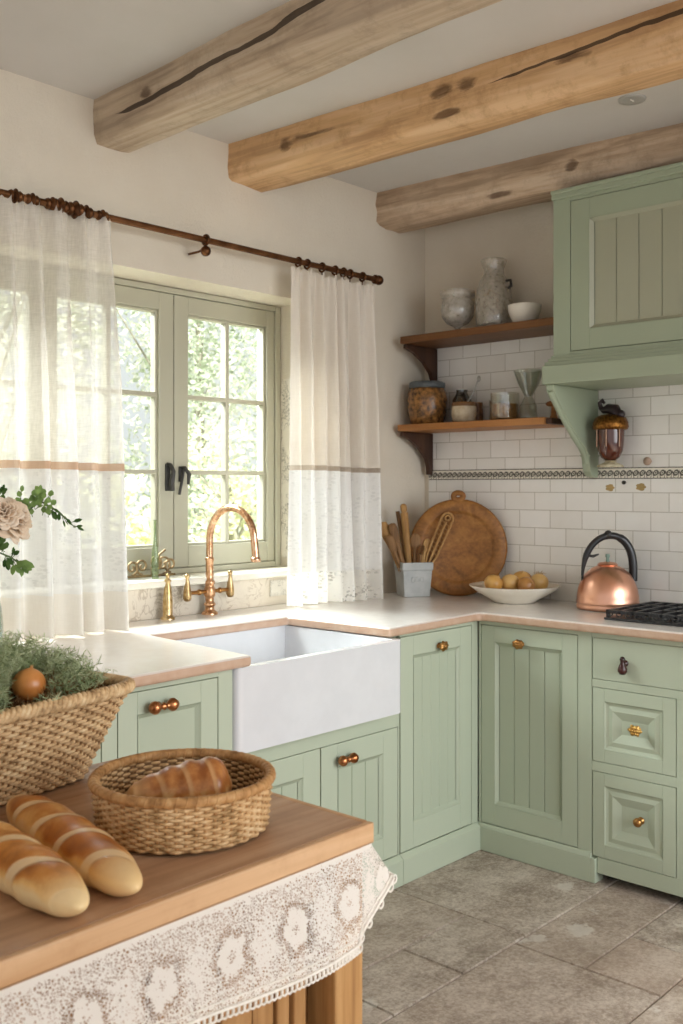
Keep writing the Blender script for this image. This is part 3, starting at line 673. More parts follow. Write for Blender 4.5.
# ------------------------------------------------------------------ curtains
def curtain(label, T0, T1, B0, B1, zt, zb, cuts, nf, seed, mats, yb=-.12, amp=.040):
    rnd = random.Random(seed); ph = [rnd.uniform(0, 6.28) for _ in range(8)]
    def pos(s, t):
        x = (T0 + (T1-T0)*s)*(1-t) + (B0 + (B1-B0)*s)*t
        x += .006*math.sin(3*t+ph[0])*math.sin(PI*s)
        a = amp*(.45+.55*min(1, t*2.5)) 
        y = -.1*(1-t) + yb*t
        sw = s + .015*math.sin(9*s+ph[5])
        y += a*math.sin(2*PI*nf*sw+ph[1]+.5*math.sin(2.2*t+ph[2])) + .4*a*math.sin(2*PI*nf*1.7*sw+ph[3]+.8*t) + .25*a*math.sin(2*PI*nf*.45*sw+ph[4])
        if t < .06: y += .005*math.sin(2*PI*nf*4*s)*(1-t/.06); 
        z = zt + (zb-zt)*t
        if t < .001: z += .008*math.sin(2*PI*nf*3.1*s+ph[6])
        z += .006*math.sin(5*s+ph[7])*t
        return (x, y, z)
    root = thing('curtain', label, 'curtain', ((B0+B1)/2, -.1, zb), 'window curtains')
    names = ['linen_panel', 'band', 'lace_panel', 'hem']
    for k, nm in enumerate(names):
        t0, t1 = cuts[k], cuts[k+1]; m = MB(); off = -.0012 if nm in ('band', 'hem') else 0
        def fn(s, v, t0=t0, t1=t1, off=off):
            p = pos(s, t0 + (t1-t0)*v); return (p[0], p[1]+off, p[2])
        m.grid(220, max(3, int((t1-t0)*90)), fn); part(nm, m, mats[k], root)
    return root
curtain('sheer cream curtain left of the window with a tan band and plain linen hem', -2.90, -1.840, -2.90, -1.802, 2.285, .928, [0, .594, .612, .905, 1.0], 13, 4, (LINEN, BANDL, LACEW, HEML))
curtain('opaque cream curtain right of the window with a beaded band and lace hem', -.985, -.475, -1.012, -.455, 2.268, .928, [0, .585, .60, .905, 1.0], 7, 9, (LINEN2, BANDR, LACEW, cloth('lace_hem', 'F8F6F1', .1, .45, holes=.5)), amp=.028)
# ------------------------------------------------------------------ range hood
hd = thing('range_hood', 'sage green wooden range hood with grooved panel and curved corbel', 'hood', (-.17,-1.42,1.79))
HY0, HY1 = .89, 1.95
fr = frR(-.33)
m = MB(); fbox(m, fr, HY0, HY1, 1.87, 2.55, -.319, -.024); part('body', m, HOODC, hd)
m = MB()
for b in [(HY0, .964, 1.87, 2.55), (1.876, HY1, 1.87, 2.55), (.964, 1.876, 2.502, 2.55), (.964, 1.876, 1.87, 1.922)]: fbox(m, fr, *b, -.024, 0)
part('face_frame', m, HOODC, hd, bev=.002)
m = MB()
for (z0, z1, o0) in [(2.515, 2.55, .016), (2.535, 2.55, .026)]: fbox(m, fr, HY0-.003, HY1+o0, z0, z1, -.30, o0*.7)
part('crown_moulding', m, HOODC, hd, bev=.004)
framed(fr, hd, 'door', (.964+G, 1.876-G, 1.924, 2.5), .080, HOODC, 'boards', 8, m2=HOODP, deep=.014)
m = MB()
for (z0, z1, o0) in [(1.866, 1.884, .036), (1.884, 1.898, .022), (1.898, 1.910, .010)]: fbox(m, fr, HY0-o0*.5, HY1+o0, z0, z1, -.319, o0)
fbox(m, fr, HY0-.02, HY1+.04, 1.797, 1.868, -.319, .052)
part('cornice', m, HOODC, hd, bev=.003)
for (a0, a1) in ((.876, .912), (1.9, 1.936)):
    prof = [(0, 1.797), (.352, 1.797), (.35, 1.775), (.325, 1.745), (.28, 1.70), (.22, 1.645), (.16, 1.595), (.105, 1.555), (.082, 1.53), (.074, 1.50), (.066, 1.462), (.045, 1.444), (0, 1.438)]
    m = MB(); m.prism(prof, a0, a1, lambda d_, z_, h_: (-.0105 - d_, -h_, z_))
    m2 = [(max(0, d_-.02), z_) for d_, z_ in prof]
    cb = part('corbel', m, HOODC, hd, bev=.004, fix=True)
    # raised bead along the curved front
    bd = MB(); bd.tube([(-.0105-d_+.004, -(a0+a1)/2, z_-.003) for d_, z_ in prof[2:10]], .011, 10); bd.box(-.088,-.0105,-a1-.004,-a0+.004,1.524,1.532)
    part('bead', bd, HOODC, cb)
m = MB(); m.tube([(-.3,-.925,1.80),(-.3,-.925,1.775),(-.3,-.94,1.768),(-.3,-.95,1.778)], .004, 6); 
# ------------------------------------------------------------------ shelves
def shelf(zt, th, y0, y1, depth, m, label, by, endcap=False):
    sh = thing('wall_shelf', label, 'shelf', (-.1, (y0+y1)/2, zt-th), 'corner wall shelves')
    b = MB(); b.box(-depth, -.0105, y1, y0, zt-th, zt); part('board', b, m, sh, bev=.004)
    k = MB(); zz = zt-th
    prof = [(0, zz-.001), (depth-.03, zz-.001), (depth-.03, zz-.02), (.17, zz-.035), (.10, zz-.072), (.048, zz-.12), (.032, zz-.16), (.030, zz-.195), (0, zz-.195)]
    k.prism(prof, -by, -by+.022, lambda d_, z_, h_: (-.0105-d_, -h_, z_)); part('bracket', k, DARKWOODB, sh, bev=.004, fix=True)
    if endcap:
        e = MB(); e.box(-depth+.01, -.012, y1-.03, y1, zt-th+.002, zt-.004); part('end_cap', e, DARKWOODB, sh, bev=.004)
    return sh
shelf(2.078, .032, -.06, -.868, .26, SHELFW, 'upper dark wooden wall shelf holding glass jars beside the range hood', -.062)
shelf(1.682, .030, -.036, -.80, .25, SHELFL, 'lower honey-coloured wooden wall shelf holding small jars', -.036, True)
FROST = glass('frosted_glass', 'F0EEEA', .36, .12, .6, 'DDD7CC'); CLEAR = glass('clear_glass', 'F4F4F0', 0, .10, .7)
FROST2 = glass('cracked_glass', 'EFECE6', .34, .12, .7, 'D3CCBF')
m = MB(); r0 = .001
m.lathe([(.88*a_,b_) for a_,b_ in [(0,0),(.035,.0),(.038,.004),(.02,.012),(.012,.022),(.02,.03),(.055,.045),(.08,.075),(.084,.11),(.078,.14),(.072,.155),(.085,.162),(.088,.172),(.086,.188),(.08,.19),(.078,.175),(.068,.16),(.074,.14),(.08,.11),(.075,.077),(.05,.05),(0,.04)]], 36, c=(-.15,-.30,2.078))
single('footed_glass_jar', m, FROST, 'squat frosted glass jar on a small foot at the left of the upper shelf', 'jar', (-.15,-.30,2.078))
ca = thing('glass_carafe', 'tall frosted glass carafe with narrow neck, in the middle of the upper shelf', 'carafe', (-.13,-.478,2.078))
m = MB(); m.lathe([(0,0),(.066,0),(.075,.01),(.078,.05),(.079,.13),(.073,.175),(.06,.215),(.046,.24),(.044,.262),(.052,.285),(.058,.30),(.055,.303),(.041,.265),(.042,.24),(.056,.213),(.069,.173),(.075,.13),(.073,.02),(0,.012)], 36, c=(-.13,-.478,2.078)); part('vessel', m, FROST2, ca)
m = MB(); m.tube([(-.13,-.478-.062,2.078+.205),(-.13,-.478-.085,2.078+.205),(-.13,-.478-.088,2.078+.18),(-.13,-.478-.074,2.078+.172)], .0065, 8); part('handle', m, IRON, ca)
m = MB(); m.lathe([(0,0),(.038,0),(.042,.006),(.056,.028),(.067,.056),(.070,.084),(.067,.085),(.062,.056),(.05,.03),(.03,.015),(0,.012)], 36, c=(-.15,-.645,2.078))
single('small_bowl', m, CREAMC, 'plain cream ceramic bowl at the right of the upper shelf', 'bowl', (-.15,-.645,2.078))
# lower shelf items
L = 1.682
jr = thing('amber_jar', 'big mottled amber jar with grey lid at the left of the lower shelf', 'jar', (-.135,-.118,L))
m = MB(); m.lathe([(0,0),(.065,0),(.075,.01),(.088,.06),(.092,.11),(.088,.145),(.08,.165),(.0,.165)], 32, c=(-.135,-.118,L)); part('vessel', m, simple('mottled_amber', 'A8763F', '4A3420', .25, 55, .5, 60), jr)
m = MB(); m.lathe([(0,.166),(.078,.166),(.082,.17),(.082,.19),(.076,.196),(0,.196)], 32, c=(-.135,-.118,L)); part('lid', m, simple('slate_lid', '5E6466', '474C4E', .45, 30), jr)
m = MB(); m.lathe([(0,0),(.035,0),(.042,.01),(.045,.06),(.043,.11),(.03,.13),(.024,.145),(.026,.155),(0,.155)], 24, c=(-.07,-.265,L))
single('dark_glass_bottle', m, glass('smoke_glass', '6F6A60', .25, .15, .6, '4E4A42'), 'short dark smoky bottle right behind the mottled amber jar', 'bottle', (-.07,-.265,L))
m = MB(); m.lathe([(0,0),(.022,0),(.024,.01),(.024,.06),(.02,.075),(.022,.08),(.022,.095),(0,.096)], 20, c=(-.06,-.345,L))
single('spice_jar', m, simple('spice_amber', '8B5D33', '5C3B20', .3, 50), 'small brown spice jar behind the speckled cup', 'jar', (-.06,-.345,L))
cu = thing('speckled_cup', 'round beige speckled cup with a brown rim on the lower shelf', 'cup', (-.15,-.335,L))
m = MB(); m.lathe([(0,0),(.040,0),(.051,.012),(.056,.04),(.0555,.065),(.054,.075),(.050,.073),(.050,.05),(0,.045)], 28, c=(-.15,-.335,L)); part('vessel', m, CROCK, cu)
m = MB(); m.lathe([(.051,.074),(.0555,.072),(.056,.084),(.053,.09),(.048,.088),(.0,.080)], 28, c=(-.15,-.335,L)); part('rim', m, simple('cup_rim', '7E5730', '5B3C1F', .4), cu)
m = MB(); m.tube([(-.14,-.345,L+.0885),(-.13,-.375,L+.14),(-.13,-.395,L+.185)], [.003,.003,.004], 8); m.ball((-.13,-.40,L+.192), .009, 8, (.6,1,1.6))
single('metal_spoon', m, metal('spoon_steel', 'A7A5A0', .3), 'thin metal spoon standing in the speckled cup', 'spoon', (-.14,-.345,L+.09))
m = MB(); m.add([(-.05,-.40,L),(-.05,-.47,L),(-.02,-.45,L+.12),(-.02,-.39,L+.12)], [(0,1,2,3)])
single('white_card', m, simple('card', 'D9D3C6', rough=.8), 'small off-white card leaning on the wall behind the cup', 'card', (-.04,-.43,L), solid=.003)
AMBER = simple('amber_fill', 'C08A48', '8A5E2C', .35, 50, .3, 60)
for (x, y, r, h_, fill, lab) in [(-.10,-.472,.033,.095,.085,'narrow glass with amber contents touching the left of the wide tumbler'), (-.15,-.548,.062,.118,.07,'wide clear tumbler half filled with amber contents on the lower shelf')]:
    gt = thing('glass_tumbler', lab, 'jar', (x, y, L), 'tumblers on the lower shelf')
    m = MB(); m.lathe([(0,0),(r*.92,0),(r,.008),(r,h_),(r-.003,h_),(r-.004,.01),(0,.008)], 28, c=(x,y,L)); part('vessel', m, CLEAR, gt)
    m = MB(); m.lathe([(0,.009),(r-.006,.009),(r-.006,fill),(0,fill+.004)], 24, c=(x,y,L)); part('filling', m, AMBER, gt)
m = MB(); m.lathe([(0,0),(.036,0),(.04,.006),(.036,.02),(.034,.06),(.022,.085),(.016,.095),(.022,.108),(.045,.15),(.064,.205),(.0615,.206),(.042,.15),(.012,.1),(0,.098)], 32, c=(-.15,-.665,L))
single('glass_goblet', m, glass('goblet_glass', 'E6EAE5', 0, .10, .8, 'A9AFA8'), 'flared clear glass goblet at the right of the lower shelf', 'glass', (-.15,-.665,L))
m = MB(); m.ball((-.075,-.74,L+.022+.045), .03, 12, (.8,1.2,.45)); m.lathe([(0,0),(.02,0),(.012,.02),(.01,.055),(0,.056)], 16, c=(-.075,-.74,L))
single('wooden_stand', m, SHELFL, 'small brown mushroom-shaped wooden piece behind the goblet', 'ornament', (-.075,-.74,L))
# ------------------------------------------------------------------ wall ornament (acorn lantern)
ax_, ay_ = -.082, -1.003
la = thing('acorn_ornament', 'acorn-shaped amber glass ornament with dark figure-like handle against the tiles beside the corbel', 'ornament', (ax_,ay_,1.48))
m = MB(); m.lathe([(0,0),(.014,.002),(.036,.018),(.049,.045),(.053,.08),(.055,.135),(0,.135)], 32, c=(ax_,ay_,1.500)); part('glass_body', m, MT('amber_brown_glass', '54281A', .1, spec=.6, Coat_Weight=.4).m, la)
RIBM = metal('rib_bronze', '9A7A66', .3)
for q in (-.6, .2, 1.1):
    m = MB(); m.tube([(ax_-.0595*math.cos(q), ay_-.0595*math.sin(q), 1.56),(ax_-.0595*math.cos(q), ay_-.0595*math.sin(q), 1.635)], .003, 6); part('rib', m, RIBM, la)
m = MB(); m.lathe([(.055,0),(.066,.002),(.070,.014),(.069,.03),(.060,.048),(.04,.06),(.0,.066)], 36, c=(ax_,ay_,1.628), fn=lambda q, z: 1+.03*math.sin(14*q)*math.sin(z*300)); part('cap', m, metal('acorn_cap', '9A6A34', .4, '5E3A1A', 120), la)
m = MB(); m.tube([(ax_,ay_-.03,1.684),(ax_,ay_-.02,1.709),(ax_,ay_+.01,1.714),(ax_,ay_+.03,1.709),(ax_,ay_+.042,1.719),(ax_,ay_+.047,1.739),(ax_,ay_+.035,1.749),(ax_,ay_+.027,1.736)], [.022,.024,.02,.014,.010,.009,.008,.006], 12); m.ball((ax_,ay_-.045,1.689), .018, 10); part('handle', m, simple('dark_bronze', '2B1F22', '3E2E30', .35), la)
m = MB(); m.lathe([(0,0),(.052,0),(.05,.008),(.03,.016),(.018,.022),(.028,.026),(0,.026)], 28, c=(ax_,ay_,1.4795), fn=lambda q, z: 1+.07*math.cos(8*q)); m_b = MB(); m_b.box(ax_+.045, -.0105, ay_-.012, ay_+.012, 1.63, 1.65); part('wall_bracket', m_b, IRON, la)
part('base', m, simple('shell_base', 'D9CFB4', 'A89A78', .5, 60, .4), la)
m = MB(); m.lathe([(.008,0),(.007,.012),(.016,.02),(.017,.026),(.012,.032),(0,.033)], 20, outm(frR(-.0101), 1.137, 1.502)); single('wall_peg', m, simple('peg_pink', 'B59C88', '98806C', .5), 'small round pinkish peg on the tiles right of the acorn ornament', 'peg', (-.01,-1.137,1.502))
for (y, z, s_) in [(-.963, 1.397, 1), (-1.098, 1.40, 1.1)]:
    m = MB()
    for k in range(5):
        q = k*1.25; m.lathe([(0,.0009),(.008*s_,.0006),(.009*s_,0)], 10, outm(frR(-.0101), -y + .010*math.cos(q), z + .009*math.sin(q)) @ Matrix.Diagonal((1.3,.7,1,1)))
    part('painted_motif', m, simple('motif_ochre', 'B89A62', '8C7A4C', .5), TILES)
m = MB(); m.lathe([(.008,0),(.008,.006),(0,.008)], 12, outm(frR(-.0101), 1.026, 1.418)); single('wall_screw', m, IRON, 'tiny black screw head just under the patterned tile border', 'screw', (-.01,-1.026,1.418))
# ------------------------------------------------------------------ items on the range-side counter
def rotz(loc, a): return Matrix.Translation(loc) @ Matrix.Rotation(a, 4, 'Z')
# breadboard leaning in the corner, facing the camera
ang = math.radians(42.7+90) 
bnr = Vector((-math.cos(math.radians(36)), -math.sin(math.radians(36)), 0)); bsd = Vector((math.sin(math.radians(36)), -math.cos(math.radians(36)), 0))
nrm = Vector((-math.cos(math.radians(42.7)), -math.sin(math.radians(42.7)), 0))
side = Vector((math.sin(math.radians(42.7)), -math.cos(math.radians(42.7)), 0))
bc = Vector((-.170, -.318, .921))
tilt = .07; up = (Vector((0,0,1))*math.cos(tilt) - bnr*math.sin(tilt)); nn = bsd.cross(up).normalized()
if nn.dot(bnr) < 0: nn = -nn
BM = Matrix((bsd, up, nn)).transposed().to_4x4(); BM.translation = bc
m = MB(); Rb = .213
prof = [(0,.010),(.145,.010),(.150,.012),(.158,.019),(.166,.021),(.203,.021),(.211,.017),(.214,.010),(.211,.003),(.203,0),(0,0)]
m.lathe(prof[::-1], 64, BM @ Matrix.Translation((0,Rb,0)))
bb = thing('round_bread_board', 'large round brown wooden board with top handle leaning in the corner', 'board', tuple(bc))
part('board', m, BOARDW, bb)
m = MB(); m.tube([Vector((math.sin(q)*.021, 2*Rb+.012+math.cos(q)*.015, .012)) for q in [i*2*PI/20 for i in range(20)]], .013, 10, closed=True, mtx=BM); m.box(-.026,.026,2*Rb-.012,2*Rb+.008,.003,.019,BM); part('handle', m, BOARDW, bb)
# utensil pot (square, tapered)
pc = Vector((-.295,-.165,.921)); PM = rotz(pc, math.radians(-34))
m = MB()
def sq(r, z): return [(-r,-r,z),(r,-r,z),(r,r,z),(-r,r,z)]
rings = [sq(.058,0), sq(.066,.115), sq(.070,.118), sq(.070,.150), sq(.062,.150), sq(.056,.02)]
vs = [p for R2 in rings for p in R2]; fs = [(3,2,1,0)]
for i in range(5):
    for k in range(4): l = (k+1) % 4; fs.append((i*4+k, i*4+l, (i+1)*4+l, (i+1)*4+k))
fs.append((20,21,22,23))
m.add(vs, fs, False, PM)
pot = thing('utensil_pot', 'square grey tapered pot holding wooden utensils in front of the round board', 'pot', tuple(pc)); part('vessel', m, ZINC, pot, bev=.005)
m = MB()
for q in (-.02, .0, .02): m.tube([Vector((q+.008*math.cos(i*PI/8), -.0645-.0, .075+.012*math.sin(i*PI/8))) for i in range(16)], .0016, 5, closed=True, mtx=PM)
part('embossing', m, ZINC, pot)
sd = (side.x, side.y)
def lean(du, dn, h, z0=.03, base=(0,0)):   # stick points; du along picture-right, h top height over counter
    b0 = pc + side*base[0]*.8 + nrm*base[1]; t0 = pc + side*du + nrm*dn
    return Vector((b0.x, b0.y, .922+z0)), Vector((t0.x, t0.y, .922+h))
def stick(name, label, du, dn, h, m_, r0, r1, head=None, base=(0,0), cat='utensil'):
    a, b = lean(du, dn, h, .03, base); m = MB(); n = 9; d = b - a
    m.tube([a + d*(i/n) for i in range(n+1)], [r0 + (r1-r0)*i/n for i in range(n+1)], 10)
    z = d.normalized(); x = side - z*side.dot(z); x.normalize(); y = z.cross(x)
    M = Matrix((x, y, z)).transposed().to_4x4(); M.translation = b
    if head: head(m, M)
    return single(name, m, m_, label, cat, tuple(a), 'utensils in the grey pot')
def spoonhead(w, l): return lambda m, M: m.ball((0,0,l*.35), l*.5, 12, (w/l, .22, 1), M)
def paddle(w, l): 
    def f(m, M):
        m.lathe([(.3,-.5),(.7,-.35),(.95,-.1),(1,.3),(.8,.46),(.0,.5)], 20, M @ Matrix.Translation((0,0,l*.3)) @ Matrix.Diagonal((w*.5, .006, l, 1)))
    return f
def loophead(m, M):
    P = [(-.008,-.22),(-.022,-.16),(-.025,-.02)] + [(-.025*math.cos(q*PI/10), .010+.030*math.sin(q*PI/10)) for q in range(11)] + [(.025,-.02),(.022,-.16),(.008,-.22)]
    m.tube([M @ Vector((a, 0, b)) for a, b in P], .0055, 8)
    m.tube([M @ Vector((.011*math.sin(q), 0, .018+.011*math.cos(q))) for q in [i*2*PI/12 for i in range(12)]], .004, 6, closed=True)
    for i in range(8): m.tube([M @ Vector((-.022,0,-.02*i)), M @ Vector((.022,0,-.02*i-.014))], .002, 6)
stick('wooden_spatula', 'wide wooden spatula leaning furthest left in the grey pot', -.105, .02, .235, SPOONW, .009, .013, paddle(.046, .12), (-.03, .01))
stick('wooden_fork', 'slim split wooden fork beside the leftmost spatula in the pot', -.075, .035, .235, SPOOND, .009, .012, paddle(.04, .11), (-.02, .03))
stick('rolling_stick', 'thick upright wooden rolling stick with round end, tallest in the pot', -.040, -.01, .365, SPOONW, .014, .017, lambda m, M: (m.lathe([(.016,-.03),(.017,-.01),(.010,0),(.015,.010),(.015,.03),(.008,.038),(0,.04)], 14, M)), (-.01, -.01))
stick('thin_wooden_skewer', 'thin pointed wooden stick behind the rolling stick in the pot', -.068, -.03, .37, SPOOND, .008, .009, None, (-.015, -.03))
stick('wooden_spoon', 'round-headed dark wooden spoon in the middle of the grey pot', .008, .0, .215, SPOOND, .008, .008, spoonhead(.05, .07), (0, .02))
stick('honey_dipper', 'short ribbed wooden dipper low in the middle of the grey pot', .032, .03, .185, SPOOND, .005, .006, lambda m, M: [m.lathe([(.005,-.003),(.013,0),(.005,.003)], 14, M @ Matrix.Translation((0,0,.007*i))) for i in range(6)], (.005, .03))
stick('slotted_turner', 'flat dark wooden turner low between the spatulas and the rolling stick', -.088, .045, .20, SPOOND, .007, .009, paddle(.038, .09), (-.025, .03))
stick('small_rolling_pin', 'short stubby pale wooden pin right of the centre of the pot', .055, .0, .21, SPOONW, .008, .012, spoonhead(.034, .05), (.01, .01))
stick('wooden_ladle', 'long dark wooden ladle slanting right behind the laced whisk', .095, -.03, .31, SPOOND, .009, .012, spoonhead(.04, .06), (.01, -.02))
stick('laced_whisk', 'pale looped wooden whisk with laced ribs slanting furthest right in the pot', .143, .02, .325, SPOONW, .006, .006, loophead, (.025, .0))
# bowl of onions
bx, by_ = -.20, -.628
m = MB(); m.lathe([(0,0),(.085,0),(.092,.004),(.098,.010),(.150,.040),(.186,.066),(.188,.070),(.183,.071),(.145,.047),(.095,.018),(0,.012)], 56, c=(bx,by_,.921))
single('shallow_bowl', m, CREAMC, 'wide shallow cream bowl holding onions on the corner worktop', 'bowl', (bx,by_,.921))
OC = Vector((bx, by_, .921))
def onion(name, c, r, m_, label, cat='onion', group=None, tilt=(0,0), tuft=False, sq_=.92):
    root = thing(name, label, cat, tuple(c), group)
    M = Matrix.Translation(c) @ Euler((tilt[0], tilt[1], 0)).to_matrix().to_4x4() @ Matrix.Diagonal((r, r, r*sq_, 1))
    pr = [(max(1e-5, math.sin(PI*i/18)), -math.cos(PI*i/18)) for i in range(17)] + [(.14,1.0),(.08,1.06),(.055,1.13),(.065,1.19),(0,1.18)]
    m = MB(); m.lathe(pr, 28, M, fn=lambda q, z: 1+.015*math.cos(9*q)); part('bulb', m, m_, root)
    m = MB()
    for k in range(30 if tuft else 10):
        q = random.uniform(0, 6.28); l = random.uniform(.5, 1.1) if tuft else random.uniform(.12, .25); s0 = .3 if tuft else .12
        b0 = Vector((.05*math.cos(q), .05*math.sin(q), 1.1)); m.tube([M @ b0, M @ (b0 + Vector((s0*math.cos(q)*l, s0*math.sin(q)*l, .3*l if not tuft else .4*l))), M @ (b0 + Vector((2*s0*math.cos(q)*l, 2*s0*math.sin(q)*l, .3*l)))], [.0015,.0012,.0006], 4)
    part('dry_top', m, simple('onion_straw', 'C9A872', 'A8844E', .8), root)
    return root
ON1 = simple('yellow_onion', 'D6A860', 'C08A42', .35, 9); ON2 = simple('brown_onion', 'B98548', '9A6632', .4, 12); ON3 = simple('pale_onion', 'DDB878', 'C99B58', .35, 8)
ol = [(-.092, .03, .039, ON1, 'round yellow onion alone at the left of the shallow bowl', 0, (.5,.4)), (-.018, .0, .041, ON3, 'pale onion second from the left in the shallow bowl', 0, (-.4,.5)),
      (.040, .055, .037, ON2, 'brown onion at the front middle of the shallow bowl', 0, (1.1,-.5)), (.040, -.050, .046, ON1, 'large onion at the back of the shallow bowl', 0, (.3,-.4)), (.102, -.0, .040, ON3, 'onion with a straw tuft at the right of the shallow bowl', 1, (-.35,.75))]
for du, dn, r, m_, lab, tf, ti in ol:
    z = .030 + r*.9 + (.010 if abs(du) < .05 else .014)
    onion('onion', OC + side*du + nrm*dn + Vector((0,0,z)), r, m_, lab, 'onion', 'onions in the shallow bowl', ti, tf)
# kettle
kx, ky = -.152, -1.028
kt = thing('copper_kettle', 'shiny copper kettle with black arched handle beside the hob', 'kettle', (kx,ky,.921))
m = MB(); m.lathe([(0,0),(.118,0),(.124,.004),(.126,.014),(.122,.020),(.125,.024),(.126,.030),(.1235,.036),(.124,.05),(.119,.08),(.107,.11),(.09,.137),(.066,.158),(.04,.17),(.036,.172)], 56, c=(kx,ky,.921)); m.v = [(kx+(v_[0]-kx)*.96, ky+(v_[1]-ky)*.96, v_[2]) for v_ in m.v]; part('body', m, COPPER, kt)
m = MB(); m.lathe([(.038,.170),(.040,.175),(.030,.182),(0,.186)], 28, c=(kx,ky,.921)); lid = part('lid', m, COPPER, kt)
m = MB(); m.lathe([(.007,.184),(.006,.20),(.009,.205),(.009,.214),(0,.216)], 14, c=(kx,ky,.921)); part('lid_knob', m, simple('verdigris', '8FA596', '7A9183', .5), lid)
m = MB(); hp = []
for i in range(33):
    q = PI*(1.0 - i/32); 
    hx = -.100*math.cos(PI*i/32) + .012*math.sin(PI*i/32) ; hz = .11 + .178*math.sin(PI*i/32)**.72
    hp.append(Vector((kx, ky, .921)) + side*hx + Vector((0,0,hz)))
rr = [.004 + (.009 if i > 5 else .009*i/5) if i < 14 else .014 if i < 20 else .0165 for i in range(33)]
m.tube(hp, rr, 12); part('handle', m, BLACKH, kt)
m = MB(); m.ball(hp[15] + Vector((0,0,.004)), .017, 12); part('handle_boss', m, IRON, kt); m = MB(); m.tube([hp[5] + Vector((0,0,-.004)), hp[6] + side*.02 + Vector((0,0,-.02)), hp[7] + side*.035 + Vector((0,0,-.024))], [.005,.006,.003], 8); part('handle_fitting', m, IRON, kt)
m = MB(); sdir = -side
m.tube([Vector((kx,ky,.921)) + nrm*-.10 + Vector((0,0,.09)), Vector((kx,ky,.921)) + nrm*-.125 + Vector((0,0,.12)), Vector((kx,ky,.921)) + nrm*-.145 + Vector((0,0,.155))], [.026,.018,.012], 14)
# hob
hb = thing('gas_hob', 'black cast-iron gas hob with ornate grates at the right worktop edge', 'hob', (-.27,-1.5,.9205))
m = MB(); m.box(-.455,-.075,-1.85,-1.172,.9205,.929); part('base_plate', m, CASTIRON, hb, bev=.003)
for gy0, gy1 in ((-1.495,-1.178), (-1.84,-1.512)):
    m = MB(); z0, z1 = .944, .957; x0, x1 = -.45, -.08
    for (a, b, c_, d_) in [(x0,x0+.014,gy0,gy1),(x1-.014,x1,gy0,gy1),(x0,x1,gy0,gy0+.014),(x0,x1,gy1-.014,gy1)]: m.box(a, b, c_, d_, z0, z1)
    for k in range(1, 6):
        yy = gy0 + (gy1-gy0)*k/6; m.box(x0, x1, yy-.005, yy+.005, z0, z1)
    for k in range(1, 3):
        xx = x0 + (x1-x0)*k/3; m.box(xx-.005, xx+.005, gy0, gy1, z0, z1)
    for k in range(9):
        yy = gy0 + (gy1-gy0)*(k+.5)/9; m.tube([(x0-.001, yy+.011*math.cos(q*PI/6), .9445+.009*math.sin(q*PI/6)) for q in range(12)], .003, 5, closed=True)
    for k in range(10):
        xx = x0 + (x1-x0)*(k+.5)/10; m.tube([(xx+.011*math.cos(q*PI/6), gy1+.001, .9445+.009*math.sin(q*PI/6)) for q in range(12)], .003, 5, closed=True)
    for (a, b) in ((x0+.007, gy0+.007), (x1-.007, gy0+.007), (x0+.007, gy1-.007), (x1-.007, gy1-.007)): m.box(a-.006, a+.006, b-.006, b+.006, .929, z1)
    part('grate', m, CASTIRON, hb, bev=.002)
    for xx in (-.35, -.18):
        m = MB(); m.lathe([(0,0),(.04,0),(.04,.008),(.028,.012),(0,.013)], 24, c=(xx,(gy0+gy1)/2,.929)); part('burner', m, metal('burner', '6A6864', .4), hb)
# ------------------------------------------------------------------ vase with flowers on the left worktop
vx, vy = -2.565, -.60
m = MB(); m.lathe([(0,0),(.045,0),(.055,.006),(.064,.05),(.067,.12),(.062,.18),(.052,.225),(.058,.25),(.056,.25),(.049,.225),(.058,.18),(.063,.12),(.060,.05),(0,.012)], 36, c=(vx,vy,.921))
single('flower_vase', m, glass('vase_glass', 'DDEBE3', .05, .1, .8), 'pale green glass flower vase at the left edge behind the large basket', 'vase', (vx,vy,.921))
ROSEM = simple('rose_petal', 'F2E0CA', 'E6CEB2', .7, 30); STEM = simple('stem_green', '5B7040', '47592F', .6, 30)
LEAFM = leafm('leaf_green', '3F5A30', '87A060', .35)
def rose(c, r, label, face):
    root = thing('rose', label, 'flower', (vx, vy, .95), 'flowers in the glass vase')
    c = Vector(c); fz = Vector(face).normalized(); fx = fz.orthogonal().normalized(); fy = fz.cross(fx)
    M = Matrix((fx, fy, fz)).transposed().to_4x4(); M.translation = c
    m = MB()
    lay = [(1.0, 9, .15), (.88, 8, .5), (.74, 8, .8), (.58, 7, 1.05), (.42, 6, 1.25), (.26, 4, 1.4)]
    for li, (rad, n, cup) in enumerate(lay):
        for k in range(n):
            q0 = 2*PI*(k + .5*(li % 2))/n + random.uniform(-.1, .1)
            def fn(u, v, rad=rad, q0=q0, n=n, cup=cup):
                q = q0 + (u-.5)*2*PI/n*1.55; w_ = math.sin(PI*(.15+.7*u))
                rr = r*rad*(.25+.75*v*w_)
                z = r*(.62*math.sin(min(1.6, cup*v*1.15))*(1.1-rad*.35)) + r*.06*math.sin(q*5) - r*.25*rad + (r*.12*(v-.7) if v > .7 and rad > .7 else 0)*-1.5
                return (rr*math.cos(q), rr*math.sin(q), z)
            m.grid(6, 6, fn, True, M)
    part('petals', m, ROSEM, root, solid=.0012)
    m = MB(); m.tube([c - fz*r*.25, c*.6 + Vector((vx, vy, 1.17))*.4 - Vector((0,0,.02)), Vector((vx, vy, 1.16)), Vector((vx+.01, vy, .95))], .004, 8); part('stem', m, STEM, root)
rose((-2.475,-.62,1.322), .068, 'open beige rose furthest right among the vase flowers', (.25,-.75,.45))
rose((-2.51,-.64,1.34), .05, 'half hidden beige rose at the left picture edge behind the open rose', (-.5,-.6,.5))
